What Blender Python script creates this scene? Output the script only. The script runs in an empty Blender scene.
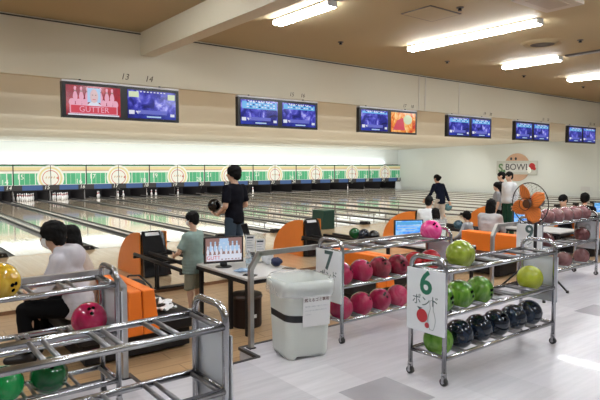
import bpy, math, random
from mathutils import Vector, Matrix, noise
random.seed(7)
V = Vector
PI = math.pi
S = bpy.context.scene
COL = S.collection
HC = 0.28      # concourse floor height above the approach
FS = -0.05     # bowlers' seating floor
PX = 1.655     # lane pitch
def laneL(n): return 1.9 + PX * (n - 13)          # left boundary of lane n
def laneC(n): return laneL(n) + PX / 2

# ------------------------------------------------------------------ materials
MATS = {}
def nt(name):
    m = bpy.data.materials.new(name); m.use_nodes = True
    n = m.node_tree
    return m, n, n.nodes['Principled BSDF']
def mat(name, c, rough=.5, metal=0, var=.06, scale=8, emit=None, es=0, coat=0, bump=0, spec=.5, alpha=1, trans=0):
    if name in MATS: return MATS[name]
    m, n, b = nt(name)
    N, L = n.nodes, n.links
    tc = N.new('ShaderNodeTexCoord'); no = N.new('ShaderNodeTexNoise')
    no.inputs['Scale'].default_value = scale; no.inputs['Detail'].default_value = 3
    L.new(tc.outputs['Object'], no.inputs['Vector'])
    mx = N.new('ShaderNodeMix'); mx.data_type = 'RGBA'
    mx.inputs[6].default_value = [max(0, x * (1 - var)) for x in c] + [1]
    mx.inputs[7].default_value = [min(1, x * (1 + var)) for x in c] + [1]
    L.new(no.outputs['Fac'], mx.inputs[0]); L.new(mx.outputs[2], b.inputs['Base Color'])
    b.inputs['Roughness'].default_value = rough; b.inputs['Metallic'].default_value = metal
    b.inputs['Coat Weight'].default_value = coat; b.inputs['Coat Roughness'].default_value = .08
    b.inputs['Specular IOR Level'].default_value = spec
    b.inputs['Alpha'].default_value = alpha
    b.inputs['Transmission Weight'].default_value = trans
    if emit:
        b.inputs['Emission Color'].default_value = (*emit, 1); b.inputs['Emission Strength'].default_value = es
    if bump:
        bp = N.new('ShaderNodeBump'); bp.inputs['Strength'].default_value = bump; bp.inputs['Distance'].default_value = .02
        L.new(no.outputs['Fac'], bp.inputs['Height']); L.new(bp.outputs['Normal'], b.inputs['Normal'])
    MATS[name] = m
    return m
def marble(name, c1, c2, sc=9, rough=.12):
    m, n, b = nt(name); N, L = n.nodes, n.links
    tc = N.new('ShaderNodeTexCoord'); no = N.new('ShaderNodeTexNoise')
    no.inputs['Scale'].default_value = sc; no.inputs['Detail'].default_value = 4; no.inputs['Distortion'].default_value = 1.6
    L.new(tc.outputs['Object'], no.inputs['Vector'])
    r = N.new('ShaderNodeValToRGB'); r.color_ramp.elements[0].position = .38; r.color_ramp.elements[1].position = .66
    r.color_ramp.elements[0].color = (*c1, 1); r.color_ramp.elements[1].color = (*c2, 1)
    L.new(no.outputs['Fac'], r.inputs['Fac']); L.new(r.outputs['Color'], b.inputs['Base Color'])
    b.inputs['Roughness'].default_value = rough; b.inputs['Coat Weight'].default_value = .4; b.inputs['Coat Roughness'].default_value = .05
    return m
def boards(name, c1, c2, width, length, along_y=True, rough=.15, coat=.3, grain=.5, joint=(0.25, .17, .1), mortar=.004, sq=False):
    """wood boards / tiles from a brick texture in world coordinates"""
    m, n, b = nt(name); N, L = n.nodes, n.links
    g = N.new('ShaderNodeNewGeometry'); mp = N.new('ShaderNodeMapping')
    L.new(g.outputs['Position'], mp.inputs['Vector'])
    if along_y: mp.inputs['Rotation'].default_value = (0, 0, PI / 2)
    br = N.new('ShaderNodeTexBrick'); br.inputs['Scale'].default_value = 1
    br.inputs['Brick Width'].default_value = length; br.inputs['Row Height'].default_value = width
    br.inputs['Mortar Size'].default_value = mortar; br.inputs['Mortar Smooth'].default_value = .1
    br.inputs['Color1'].default_value = (*c1, 1); br.inputs['Color2'].default_value = (*c2, 1); br.inputs['Mortar'].default_value = (*joint, 1)
    br.offset = 0 if sq else .5
    L.new(mp.outputs['Vector'], br.inputs['Vector'])
    m2 = N.new('ShaderNodeMapping'); m2.inputs['Scale'].default_value = (1.2, 22, 1)
    L.new(mp.outputs['Vector'], m2.inputs['Vector'])
    no = N.new('ShaderNodeTexNoise'); no.inputs['Scale'].default_value = 2; no.inputs['Detail'].default_value = 5
    L.new(m2.outputs['Vector'], no.inputs['Vector'])
    mx = N.new('ShaderNodeMix'); mx.data_type = 'RGBA'; mx.blend_type = 'MULTIPLY'
    rr = N.new('ShaderNodeValToRGB'); rr.color_ramp.elements[0].position = .3; rr.color_ramp.elements[1].position = .7
    rr.color_ramp.elements[0].color = (.72, .7, .68, 1); rr.color_ramp.elements[1].color = (1, 1, 1, 1)
    L.new(no.outputs['Fac'], rr.inputs['Fac']); mx.inputs[0].default_value = grain
    L.new(br.outputs['Color'], mx.inputs[6]); L.new(rr.outputs['Color'], mx.inputs[7])
    L.new(mx.outputs[2], b.inputs['Base Color'])
    b.inputs['Roughness'].default_value = rough; b.inputs['Coat Weight'].default_value = coat; b.inputs['Coat Roughness'].default_value = .06
    return m
def concourse_mat():
    """pale plank-grain vinyl tiles with a sparse pattern of darker and paler squares"""
    m, n, b = nt('concourse_tile'); N, L = n.nodes, n.links
    g = N.new('ShaderNodeNewGeometry')
    m2 = N.new('ShaderNodeMapping'); m2.inputs['Scale'].default_value = (1.2, 14, 1); L.new(g.outputs['Position'], m2.inputs['Vector'])
    no = N.new('ShaderNodeTexNoise'); no.inputs['Scale'].default_value = 1.5; no.inputs['Detail'].default_value = 5; L.new(m2.outputs['Vector'], no.inputs['Vector'])
    sn = N.new('ShaderNodeVectorMath'); sn.operation = 'SNAP'; sn.inputs[1].default_value = (.45, .45, 50); L.new(g.outputs['Position'], sn.inputs[0])
    wn = N.new('ShaderNodeTexWhiteNoise'); wn.noise_dimensions = '3D'; L.new(sn.outputs[0], wn.inputs['Vector'])
    r = N.new('ShaderNodeValToRGB'); r.color_ramp.interpolation = 'CONSTANT'
    e = r.color_ramp.elements; e[0].position = 0; e[0].color = (.58, .565, .60, 1); e[1].position = .15; e[1].color = (.63, .615, .65, 1)
    x = e.new(.86); x.color = (.68, .665, .695, 1)
    L.new(wn.outputs['Value'], r.inputs['Fac'])
    rr = N.new('ShaderNodeValToRGB'); rr.color_ramp.elements[0].position = .3; rr.color_ramp.elements[1].position = .72
    rr.color_ramp.elements[0].color = (.86, .86, .87, 1); rr.color_ramp.elements[1].color = (1, 1, 1, 1); L.new(no.outputs['Fac'], rr.inputs['Fac'])
    mx = N.new('ShaderNodeMix'); mx.data_type = 'RGBA'; mx.blend_type = 'MULTIPLY'; mx.inputs[0].default_value = 1
    L.new(r.outputs['Color'], mx.inputs[6]); L.new(rr.outputs['Color'], mx.inputs[7]); L.new(mx.outputs[2], b.inputs['Base Color'])
    n3 = N.new('ShaderNodeTexNoise'); n3.inputs['Scale'].default_value = 9; L.new(g.outputs['Position'], n3.inputs['Vector'])
    bp = N.new('ShaderNodeBump'); bp.inputs['Strength'].default_value = .16; bp.inputs['Distance'].default_value = .02
    L.new(n3.outputs['Fac'], bp.inputs['Height']); L.new(bp.outputs['Normal'], b.inputs['Normal'])
    b.inputs['Roughness'].default_value = .27; b.inputs['Coat Weight'].default_value = .1
    return m
def screen_mat(name, stops, sc, es):
    m, n, b = nt(name); N, L = n.nodes, n.links
    tc = N.new('ShaderNodeTexCoord'); no = N.new('ShaderNodeTexNoise'); no.inputs['Scale'].default_value = sc; no.inputs['Detail'].default_value = 4
    no.inputs['Distortion'].default_value = 1.2
    L.new(tc.outputs['Object'], no.inputs['Vector'])
    r = N.new('ShaderNodeValToRGB')
    els = r.color_ramp.elements
    els[0].position, els[0].color = stops[0][0], (*stops[0][1], 1); els[1].position, els[1].color = stops[-1][0], (*stops[-1][1], 1)
    for p, c in stops[1:-1]:
        x = els.new(p); x.color = (*c, 1)
    L.new(no.outputs['Fac'], r.inputs['Fac']); b.inputs['Base Color'].default_value = (.01, .01, .01, 1)
    L.new(r.outputs['Color'], b.inputs['Emission Color']); b.inputs['Emission Strength'].default_value = es
    b.inputs['Roughness'].default_value = .14
    return m
def glow(name, c, es=1): return mat(name, (.02, .02, .02), .3, emit=c, es=.75)

chrome = mat('chrome_tube', (.44, .44, .46), .2, 1, var=.05, scale=6)
steel = mat('brushed_steel', (.5, .49, .48), .33, 1, scale=15)
black = mat('black_plastic', (.012, .012, .014), .35)
satin = mat('black_metal', (.010, .009, .010), .45, spec=.3)
rubber = mat('dark_rubber', (.02, .02, .02), .7)
white_sign = mat('white_sign_board', (.78, .80, .82), .35, var=.02)
sign_panel = mat('clouded_panel', (.66, .68, .72), .25, var=.08, scale=6)
ink = mat('dark_ink', (.05, .06, .08), .6)
green_ink = mat('green_ink', (.02, .17, .10), .6)
slate_ink = mat('slate_ink', (.07, .12, .12), .6)
red_ink = mat('red_ink', (.5, .03, .04), .6)
grey_ink = mat('grey_ink', (.45, .47, .5), .6)
orange = mat('orange_vinyl', (.85, .19, .012), .45, var=.08, scale=3)
orange_pl = mat('orange_plastic', (.88, .26, .04), .35, var=.04)
fan_orange = mat('fan_orange', (.75, .2, .03), .35)
paper = mat('paper_white', (.8, .8, .8), .7, var=.03)
skin = mat('skin', (.62, .38, .26), .55, var=.06, scale=20)
hair_m = mat('black_hair', (.003, .0026, .0026), .7, var=.3, scale=60, bump=.3, spec=.2)
mask_m = mat('face_mask', (.82, .82, .82), .8, var=.02)

# ------------------------------------------------------------------ mesh builder
class MB:
    def __init__(s): s.v, s.f, s.m, s.sm, s.mats = [], [], [], [], []
    def mi(s, m):
        if m not in s.mats: s.mats.append(m)
        return s.mats.index(m)
    def raw(s, vs, fs, m, smooth=False):
        o = len(s.v); s.v += [tuple(p) for p in vs]; k = s.mi(m)
        for f in fs: s.f.append([i + o for i in f]); s.m.append(k); s.sm.append(smooth)
        return s
    def box(s, c, d, m, M=None):
        vs = []
        for x in (-.5, .5):
            for y in (-.5, .5):
                for z in (-.5, .5):
                    p = V((x * d[0], y * d[1], z * d[2]))
                    if M is not None: p = M @ p
                    vs.append(p + V(c))
        return s.raw(vs, [(0, 1, 3, 2), (4, 6, 7, 5), (0, 4, 5, 1), (2, 3, 7, 6), (0, 2, 6, 4), (1, 5, 7, 3)], m)
    def bx(s, x0, x1, y0, y1, z0, z1, m): return s.box(((x0 + x1) / 2, (y0 + y1) / 2, (z0 + z1) / 2), (x1 - x0, y1 - y0, z1 - z0), m)
    def quad(s, a, b, c, d, m): return s.raw([a, b, c, d], [(0, 1, 2, 3)], m)
    def tube(s, pts, r, m, n=10, caps=True, closed=False):
        pts = [V(p) for p in pts]; rs = r if isinstance(r, (list, tuple)) else [r] * len(pts)
        N = len(pts); vs = []; up = None
        for i, p in enumerate(pts):
            if closed: t = pts[(i + 1) % N] - pts[i - 1]
            else: t = pts[min(i + 1, N - 1)] - pts[max(i - 1, 0)]
            t.normalize()
            if up is None:
                a = V((0, 0, 1)) if abs(t.z) < .9 else V((1, 0, 0)); up = (a - t * a.dot(t)).normalized()
            else: up = (up - t * up.dot(t)).normalized()
            q = t.cross(up)
            for k in range(n):
                a = 2 * PI * k / n; vs.append(p + (up * math.cos(a) + q * math.sin(a)) * rs[i])
        fs = []
        for i in range(N if closed else N - 1):
            j = (i + 1) % N
            for k in range(n): fs.append((i * n + k, i * n + (k + 1) % n, j * n + (k + 1) % n, j * n + k))
        s.raw(vs, fs, m, True)
        if caps and not closed:
            o = len(s.v) - len(vs); k = s.mi(m)
            s.f.append([o + i for i in range(n)][::-1]); s.m.append(k); s.sm.append(False)
            s.f.append([o + (N - 1) * n + i for i in range(n)]); s.m.append(k); s.sm.append(False)
        return s
    def cyl(s, p0, p1, r, m, n=16, r1=None): return s.tube([p0, p1], [r, r if r1 is None else r1], m, n)
    def ell(s, c, r, m, nu=18, nv=12, M=None):
        if not isinstance(r, (list, tuple)): r = (r, r, r)
        vs = [(0, 0, r[2])]
        for j in range(1, nv):
            t = PI * j / nv
            for i in range(nu):
                a = 2 * PI * i / nu; vs.append((r[0] * math.sin(t) * math.cos(a), r[1] * math.sin(t) * math.sin(a), r[2] * math.cos(t)))
        vs.append((0, 0, -r[2])); e = len(vs) - 1
        fs = [(0, 1 + i, 1 + (i + 1) % nu) for i in range(nu)]
        for j in range(nv - 2):
            for i in range(nu):
                a = 1 + j * nu; fs.append((a + i, a + nu + i, a + nu + (i + 1) % nu, a + (i + 1) % nu))
        a = 1 + (nv - 2) * nu
        fs += [(e, a + (i + 1) % nu, a + i) for i in range(nu)]
        vs = [(M @ V(p) if M is not None else V(p)) + V(c) for p in vs]
        return s.raw(vs, fs, m, True)
    def cap(s, p0, r0, p1, r1, m):
        s.tube([p0, p1], [r0, r1], m, 12); s.ell(p0, r0, m, 12, 8); s.ell(p1, r1, m, 12, 8); return s
    def lathe(s, prof, m, c=(0, 0, 0), n=24, smooth=True, mats=None):
        c = V(c); vs = []; k = len(prof)
        for r, z in prof:
            for i in range(n):
                a = 2 * PI * i / n; vs.append(c + V((r * math.cos(a), r * math.sin(a), z)))
        for j in range(k - 1):
            fs = [(i, (i + 1) % n, n + (i + 1) % n, n + i) for i in range(n)]
            s.raw(vs[j * n:(j + 2) * n], fs, mats[j] if mats else m, smooth)
        return s
    def prism(s, pts, off, m):
        pts = [V(p) for p in pts]; off = V(off); n = len(pts)
        vs = pts + [p + off for p in pts]
        fs = [list(range(n))[::-1], list(range(n, 2 * n))] + [(i, (i + 1) % n, n + (i + 1) % n, n + i) for i in range(n)]
        return s.raw(vs, fs, m)
    def text(s, body, M, h, m, ex=.001, align='CENTER', shear=0):
        vs, fs = text_geo(body, align, shear)
        out = []
        for p in vs: out.append(M @ V((p[0] * h, p[1] * h, p[2] * ex)))
        return s.raw(out, fs, m)
    def mesh(s, name, weld=False):
        me = bpy.data.meshes.new(name); me.from_pydata(s.v, [], s.f)
        for m in s.mats: me.materials.append(m)
        me.polygons.foreach_set('material_index', s.m); me.polygons.foreach_set('use_smooth', s.sm)
        me.update(); return me
    def build(s, name, parent=None, bevel=0, loc=None, seg=2):
        o = bpy.data.objects.new(name, s.mesh(name)); COL.objects.link(o)
        if parent: o.parent = parent
        if loc: o.location = loc
        if bevel:
            b = o.modifiers.new('bevel', 'BEVEL'); b.width = bevel; b.segments = seg; b.limit_method = 'ANGLE'
        return o
_T = {}
BOLD = set('679')
def text_geo(body, align, shear):
    k = (body, align, shear)
    if k in _T: return _T[k]
    cu = bpy.data.curves.new('lettering', 'FONT'); cu.body = body; cu.align_x = align; cu.align_y = 'CENTER'; cu.extrude = 1; cu.shear = shear
    cu.resolution_u = 3; cu.offset = .022 if body in BOLD or body == 'S' else (.012 if len(body) == 7 else 0)
    o = bpy.data.objects.new('lettering', cu); COL.objects.link(o)
    me = bpy.data.meshes.new_from_object(o.evaluated_get(bpy.context.evaluated_depsgraph_get()))
    r = ([tuple(v.co) for v in me.vertices], [list(p.vertices) for p in me.polygons])
    bpy.data.objects.remove(o); bpy.data.meshes.remove(me); bpy.data.curves.remove(cu)
    _T[k] = r; return r
def facing(origin, nrm):
    """matrix whose x runs to the reader's right, y up, z towards the reader, for a vertical surface"""
    z = V(nrm).normalized(); y = V((0, 0, 1)); x = y.cross(z)
    return Matrix.Translation(V(origin)) @ Matrix((x, y, z)).transposed().to_4x4()

def tag(o, label, cat, group=None):
    o['label'] = label; o['category'] = cat
    if group: o['group'] = group
    return o
def thing(name, label, cat, loc=(0, 0, 0), rz=0, group=None):
    o = bpy.data.objects.new(name, None); COL.objects.link(o); o.empty_display_size = .1
    o.location = loc; o.rotation_euler = (0, 0, rz)
    return tag(o, label, cat, group)
def struct(name, mb, **k):
    o = mb.build(name, **k); o['kind'] = 'structure'; return o
CH = {}
def children(o): return [c for c in bpy.data.objects if c.parent == o]
def dup(root, loc, rz=None, label=None, group=None):
    r = root.copy(); COL.objects.link(r); r.location = loc
    if rz is not None: r.rotation_euler = (0, 0, rz)
    if label: r['label'] = label
    if group: r['group'] = group
    if root.name not in CH: CH[root.name] = [(c, children(c)) for c in children(root)]
    for c, gs in CH[root.name]:
        d = c.copy(); COL.objects.link(d); d.parent = r
        for g in gs:
            e = g.copy(); COL.objects.link(e); e.parent = d
    return r

# ================================================================== THE SETTING
fl = concourse_mat()
mb = MB()
mb.bx(-6, 24, -5, 3.60, HC - .3, HC, fl)
for x0, x1 in ((-6, 1.43), (2.38, 4.95), (5.83, 24)): mb.bx(x0, x1, 3.60, 3.89, HC - .3, HC, fl)
grey_tile = mat('grey_inlay_tile', (.36, .35, .375), .27, var=.08, scale=5)
for x, y in ((2.42, 2.70), (5.74, 2.74), (4.2, 1.72), (3.4, .9), (.9, 3.05), (7.6, 1.7)): mb.bx(x, x + .45, y - .45, y, HC - .01, HC + .0006, grey_tile)
struct('floor', mb)
trim_m = mat('black_edging', (.02, .02, .022), .4)
mb = MB()
for x0, x1 in ((-6, 1.43), (2.38, 4.95), (5.83, 24)): mb.bx(x0, x1, 3.87, 3.9, HC - .02, HC + .004, trim_m)
for x0, x1 in ((1.43, 2.38), (4.95, 5.83)): mb.bx(x0, x1, 3.58, 3.61, HC - .02, HC + .004, trim_m)
for x in (1.43, 2.38, 4.95, 5.83): mb.bx(x - .015, x + .015, 3.6, 3.89, HC - .02, HC + .004, trim_m)
struct('trim_1', mb)
settee = boards('settee_boards', (.46, .29, .15), (.54, .36, .2), .18, 1.1, False, .3, .15, .6, (.2, .12, .06))
struct('floor_settee', MB().bx(-6, 24, 3.4, 7.56, FS - .1, FS, settee))
mb = MB()
tile = mat('pale_step', (.62, .56, .48), .4)
for x0, x1 in ((1.45, 2.36), (4.97, 5.81)): mb.bx(x0, x1, 3.61, 3.9, FS, FS + .16, tile)
struct('trim_2', mb)
appr = boards('approach_maple', (.70, .51, .31), (.77, .58, .37), .07, 2.2, True, .2, .35, .45, (.5, .34, .19), .0015)
struct('floor_approach', MB().bx(-6, 31.72, 7.55, 12.0, -.15, 0, appr))
struct('trim_3', MB().bx(-6, 31.6, 7.53, 7.56, FS, -.003, mat('riser_brown', (.2, .1, .05), .5)))
struct('trim_4', MB().bx(-6, 31.6, 11.98, 12.03, -.1, .002, mat('foul_line', (.5, .4, .28), .3)))

ceil_m = mat('ceiling_buff', (.42, .325, .18), .75, var=.06, scale=.5)
struct('ceiling', MB().bx(-6, 26, -5, 9.6, 4.14, 4.24, ceil_m))
fas_m = mat('fascia_buff', (.64, .58, .44), .6, var=.04, scale=.6)
struct('wall_fascia', MB().bx(-6, 31.7, 9.6, 9.75, 3.22, 4.2, fas_m))
mb = MB().bx(-6, 31.7, 9.585, 9.599, 4.10, 4.12, mat('dark_joint', (.06, .05, .04), .7))
struct('trim_5', mb)
struct('trim_6', MB().bx(3.87, 4.12, -5, 9.6, 3.74, 4.139, fas_m))           # ceiling beam
mb = MB()
for x in (11.35, 11.6, 13.05):
    mb.bx(x, x + .03, 9.585, 9.6, 3.22, 4.1, mat('seam_reflection', (.62, .57, .48), .5))  # fascia seams, with the light reflected off them put into the pale colour
struct('trim_7', mb)
# the ceiling over the lanes: long shallow steps, each ending in a small drop
lc = mat('lane_ceiling_cream', (.84, .81, .72), .6, var=.05, scale=.7)
ys = [9.75, 12.2, 16.5, 21.5, 26.0, 28.7]
mb = MB(); zt = [3.30, 3.22, 3.14, 3.06, 2.98]
for i in range(5):
    y0, y1 = ys[i], ys[i + 1]
    mb.prism([(-6, y0, zt[i] + .06), (-6, y1, zt[i] - .06), (-6, y1, zt[i] + .3), (-6, y0, zt[i] + .3)], (37.7, 0, 0), lc)
struct('ceiling_lanes', mb)
wh = mat('wall_white', (.82, .88, .87), .55, var=.02, scale=.5)
struct('wall_back', MB().bx(-6, 31.7, 28.75, 28.85, 1.84, 3.4, wh))
struct('wall_pit', MB().bx(-6, 31.7, 31.4, 31.5, -.2, 2, satin).bx(-6, 31.7, 28.7, 31.4, 1.75, 1.84, satin))
struct('wall_right', MB().bx(31.72, 31.85, 2, 31.5, -.2, 4.3, wh))
struct('trim_8', MB().bx(-6, 31.7, 12.0, 31.4, -.35, -.09, satin))          # bed under the gutters

# ================================================================== LANES
lane_far = boards('lane_maple', (.78, .67, .53), (.84, .73, .60), .027, 6, True, .09, .6, .35, (.55, .4, .25), .0008)
gut = mat('gutter_grey', (.07, .068, .065), .3, var=.2, scale=3)
capm = mat('cap_strip_grey', (.5, .48, .44), .25, var=.06)
dark = mat('cap_edge_dark', (.03, .03, .03), .4)
LY0, LY1 = 12.02, 31.2
def gutter_mb(sx):
    m = MB(); P = []
    for k in range(9):
        a = PI * k / 8; P.append((-.105 * math.cos(a), -.075 * math.sin(a)))
    for i in range(8):
        (xa, za), (xb, zb) = P[i], P[i + 1]
        m.raw([(sx + xa, LY0, za), (sx + xb, LY0, zb), (sx + xb, LY1, zb), (sx + xa, LY1, za)], [(0, 1, 2, 3)], gut, True)
    return m
lane0 = None
for n in range(13, 31):
    lab = f'glossy maple bowling lane leading to the pins under number {n} tag'
    if lane0 is None:
        lane0 = thing('bowling_lane', lab, 'bowling lane', (laneC(n), 0, 0), 0, 'bowling lanes')
        MB().bx(-.525, .525, LY0, LY1, -.09, 0, lane_far).build('lane_bed', lane0)
        for sx in (-.632, .632): gutter_mb(sx).build('gutter', lane0)
    else: dup(lane0, (laneC(n), 0, 0), None, lab)
div0 = None
for n in range(13, 31):
    lab = f'grey cap strip along the gutters between lanes {n-1} and {n}'
    if div0 is None:
        div0 = thing('lane_divider', lab, 'lane divider', (laneL(n), 0, 0), 0, 'strips between the lanes')
        MB().bx(-.05, .05, LY0, 31.1, -.09, .025, capm).build('cap', div0)
        for sx in (-.065, .065): MB().bx(sx - .014, sx + .014, LY0, 31.1, -.09, .012, dark).build('edge_strip', div0)
    else: dup(div0, (laneL(n), 0, 0), None, lab)
fd0 = None
for n in range(13, 30):
    lab = f'black foul line detector at the head of the strip between lanes {n-1} and {n}'
    if fd0 is None:
        fd0 = thing('foul_detector', lab, 'foul detector', (laneL(n), 12.0, 0), 0, 'foul detectors')
        MB().prism([(-.17, -.05, 0.001), (.17, -.05, 0.001), (.13, -.05, .085), (-.13, -.05, .1)], (0, .16, 0), satin).build('housing', fd0, .008)
        MB().cyl((.06, -.052, .05), (.06, -.06, .05), .014, steel, 10).build('sensor_eye', fd0)
    else: dup(fd0, (laneL(n), 12.0, 0), None, lab)
bump_m = mat('bumper_rail_grey', (.16, .155, .15), .35)
br0 = None
for n in range(17, 22):
    for sd, nm in ((-.54, 'left'), (.54, 'right')):
        lab = f'raised {nm} bumper rail on posts along lane {n}'
        if br0 is None:
            br0 = thing('bumper_rail', lab, 'bumper rail', (laneC(n) + sd, 0, 0), 0, 'raised bumper rails')
            MB().cyl((0, 12.9, .17), (0, 29, .17), .016, bump_m, 8).build('rail', br0)
            for k in range(9): MB().bx(-.009, .009, 13 + k * 1.9 - .012, 13 + k * 1.9 + .012, -.02, .165, bump_m).build('support_post', br0)
        else: dup(br0, (laneC(n) + sd, 0, 0), None, lab)
# green ball-return cabinet at the foul line
bt = thing('return_cabinet', 'dark green cabinet standing by the foul line behind second orange ball return', 'cabinet', (10.13, 12.0, 0))
gcab = mat('dark_green_panel', (.008, .05, .035), .45)
MB().prism([(-.23, -.25, 0), (.23, -.25, 0), (.23, -.25, .5), (-.17, -.25, .5)], (0, .5, 0), gcab).build('body', bt, .01)
MB().prism([(-.19, -.25, .5), (.24, -.25, .5), (.24, -.25, .53), (-.19, -.25, .53)], (0, .5, 0), mat('cabinet_lid_green', (.02, .09, .06), .4)).build('lid', bt)

# ================================================================== PIN END
pin_w = mat('pin_white', (.85, .85, .83), .2, var=.01); pin_r = mat('pin_red', (.55, .03, .03), .3)
prof = [(0, 0), (.026, 0), (.035, .02), (.049, .06), (.058, .11), (.056, .15), (.044, .2), (.028, .245), (.0235, .26), (.0227, .275), (.025, .3), (.031, .335), (.03, .355), (.02, .373), (0, .381)]
PIN = MB().lathe(prof, pin_w, n=12, mats=[pin_w] * 7 + [pin_r, pin_w, pin_r] + [pin_w] * 4).mesh('bowling_pin')
rowname = {1: ['head pin'], 2: ['left pin of the second row', 'right pin of the second row'],
           3: ['left pin of the third row', 'middle pin of the third row', 'right pin of the third row'],
           4: ['far left pin of the back row', 'inner left pin of the back row', 'inner right pin of the back row', 'far right pin of the back row']}
allp = [(r, i) for r in (1, 2, 3, 4) for i in range(r)]
stand = {14: allp, 15: allp, 16: allp, 17: [(3, 2), (4, 3)], 18: [(4, 0), (4, 1), (4, 2)], 19: [(4, 0), (4, 1), (4, 2), (3, 2)],
         20: [(4, 1), (4, 2)], 21: [(4, 1)], 22: [(3, 1)], 23: [(2, 1)], 24: [(4, 2)], 25: [(2, 0), (4, 2)], 26: [(3, 1)], 27: [(3, 0), (3, 1)],
         28: [(2, 1)], 29: [(2, 0), (2, 1)], 30: [(3, 2)]}
for n, ps in stand.items():
    for r, i in ps:
        o = bpy.data.objects.new('bowling_pin', PIN); COL.objects.link(o)
        o.location = (laneC(n) + (i - (r - 1) / 2) * .3048, 29.75 + (r - 1) * .264, 0)
        tag(o, f'white red-necked bowling pin, {rowname[r][i]} on lane {n}', 'bowling pin', 'standing bowling pins')
kick = mat('kickback_grey', (.6, .6, .62), .4)
k0 = None
for n in range(14, 32):
    lab = f'grey pit partition with slanted white edge left of the lane {n} pins'
    if n == 31: lab = 'grey pit partition by the white side wall right of the lane 30 pins'
    if k0 is None:
        k0 = thing('pit_partition', lab, 'partition', (laneL(n), 0, 0), 0, 'pit partitions')
        MB().prism([(-.03, 29.0, 0.03), (-.03, 31.2, 0.03), (-.03, 31.2, .9), (-.03, 28.95, .9), (-.03, 28.95, .55)], (.06, 0, 0), satin).build('side_board', k0)
        MB().prism([(.03, 29.0, .62), (.03, 29.12, .62), (.16, 29.5, .05), (.16, 29.38, .05)], (.05, 0, 0), kick).build('edge_guard', k0)
    else: dup(k0, (laneL(n), 0, 0), None, lab)

green_p = mat('mask_green', (.07, .42, .21), .5, var=.05, emit=(.12, .6, .3), es=.16)
green_l = mat('mask_green_pale', (.11, .50, .27), .5, emit=(.22, .66, .38), es=.16)
mwhite = mat('mask_white', (.85, .87, .82), .5, emit=(.85, .9, .82), es=.16)
myel = mat('mask_yellow', (.82, .74, .40), .5, emit=(.85, .7, .3), es=.08)
mpeach = mat('mask_peach', (.66, .50, .36), .5, emit=(.8, .55, .38), es=.08)
mgreen_d = mat('mask_line_green', (.06, .26, .12), .5)
mblue = mat('mask_blue', (.045, .11, .30), .45, emit=(.07, .2, .55), es=.08)
mred = mat('mask_ring_red', (.62, .20, .14), .5, emit=(.7, .25, .18), es=.08)
tagm = mat('tag_grey', (.04, .042, .05), .5)
MY = 28.5
def ring(m, c, r0, r1, y, mt, n=40):
    for i in range(n):
        a, b = 2 * PI * i / n, 2 * PI * (i + 1) / n
        P = lambda r, t: (c[0] + r * math.cos(t), y, c[1] + r * math.sin(t))
        if r0 <= 0: m.raw([(c[0], y, c[1]), P(r1, b), P(r1, a)], [(0, 1, 2)], mt)
        else: m.raw([P(r0, a), P(r0, b), P(r1, b), P(r1, a)], [(0, 1, 2, 3)], mt)
for pi_ in range(9):
    n = 13 + 2 * pi_
    t = thing('masking_unit', f'green striped masking unit with round emblem numbered {n} and {n+1}', 'masking unit', (laneL(n), MY, 0), 0, 'masking units above the pins')
    W = 2 * PX
    m = MB().bx(0, W, .0, .06, .84, 1.42, mwhite)
    xs = [.03 + i * (W - .06) / 14 for i in range(15)]
    for i in range(14): m.bx(xs[i] + (.035 if i % 3 == 1 else .006), xs[i + 1] - .006, -.004, 0, .86, 1.40, green_p if i % 4 else green_l)
    m.build('green_panel', t)
    MB().bx(0, W, -.005, .06, 1.42, 1.50, mwhite).bx(0, W, -.005, .06, 1.50, 1.56, mpeach).bx(0, W, -.005, .06, 1.56, 1.70, myel).bx(0, W, -.005, .06, 1.70, 1.74, mwhite).bx(0, W, -.006, .06, 1.74, 1.79, mgreen_d).build('striped_header', t)
    MB().bx(0, W, -.02, .06, .60, .84, mblue).bx(0, W, -.022, .06, .56, .60, satin).build('blue_band', t)
    MB().bx(0, W, -.02, .05, 1.82, 1.85, steel).bx(W * .25, W * .25 + .02, -.02, .05, 1.79, 1.86, satin).bx(W * .75, W * .75 + .02, -.02, .05, 1.79, 1.86, satin).build('top_rail', t)
    e = MB(); c = (W / 2, 1.17)
    ring(e, c, .53, .62, -.009, mwhite); ring(e, c, .45, .535, -.010, myel); ring(e, c, .38, .455, -.011, mwhite); ring(e, c, .34, .38, -.012, mred); ring(e, c, 0, .345, -.013, mwhite)
    ey = V((0, -.018, 0))
    for k in range(4): e.box((c[0] - .2 + k * .12, -.016, c[1] + .03), (.05, .004, .10), mpeach, Matrix.Rotation(.5, 3, 'Y'))
    e.prism([(c[0] + .24, -.018, c[1]), (c[0] + .36, -.018, c[1] + .09), (c[0] + .36, -.018, c[1] - .09)], (0, .004, 0), mred)
    em = e.build('emblem', t)
    for xx, num, zz in ((.32, n, 1.22), (W - .34, n + 1, .99)):
        MB().text(str(num), facing((xx, -.012, zz), (0, -1, 0)), .33, mwhite, .002).build('lane_number', t)
    MB().bx(0, .04, -.03, .05, .55, 1.83, satin).build('frame_post', t)
    MB().bx(W / 2 - .012, W / 2 + .012, -.022, -.004, .6, 1.79, satin).build('frame_post', t)
    for xx, num in ((W / 2, n), (W, n + 1)):
        tg = thing('number_tag', f'grey tag reading {num} on the blue band of the masking units', 'number tag', (laneL(n) + xx, MY - .023, .72), 0, 'lane number tags')
        MB().bx(-.38, .38, -.025, 0, -.12, .12, tagm).build('plate', tg)
        MB().text(str(num), facing((-.2, -.027, 0), (0, -1, 0)), .26, mwhite, .002, shear=.2).build('digits', tg)

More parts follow.
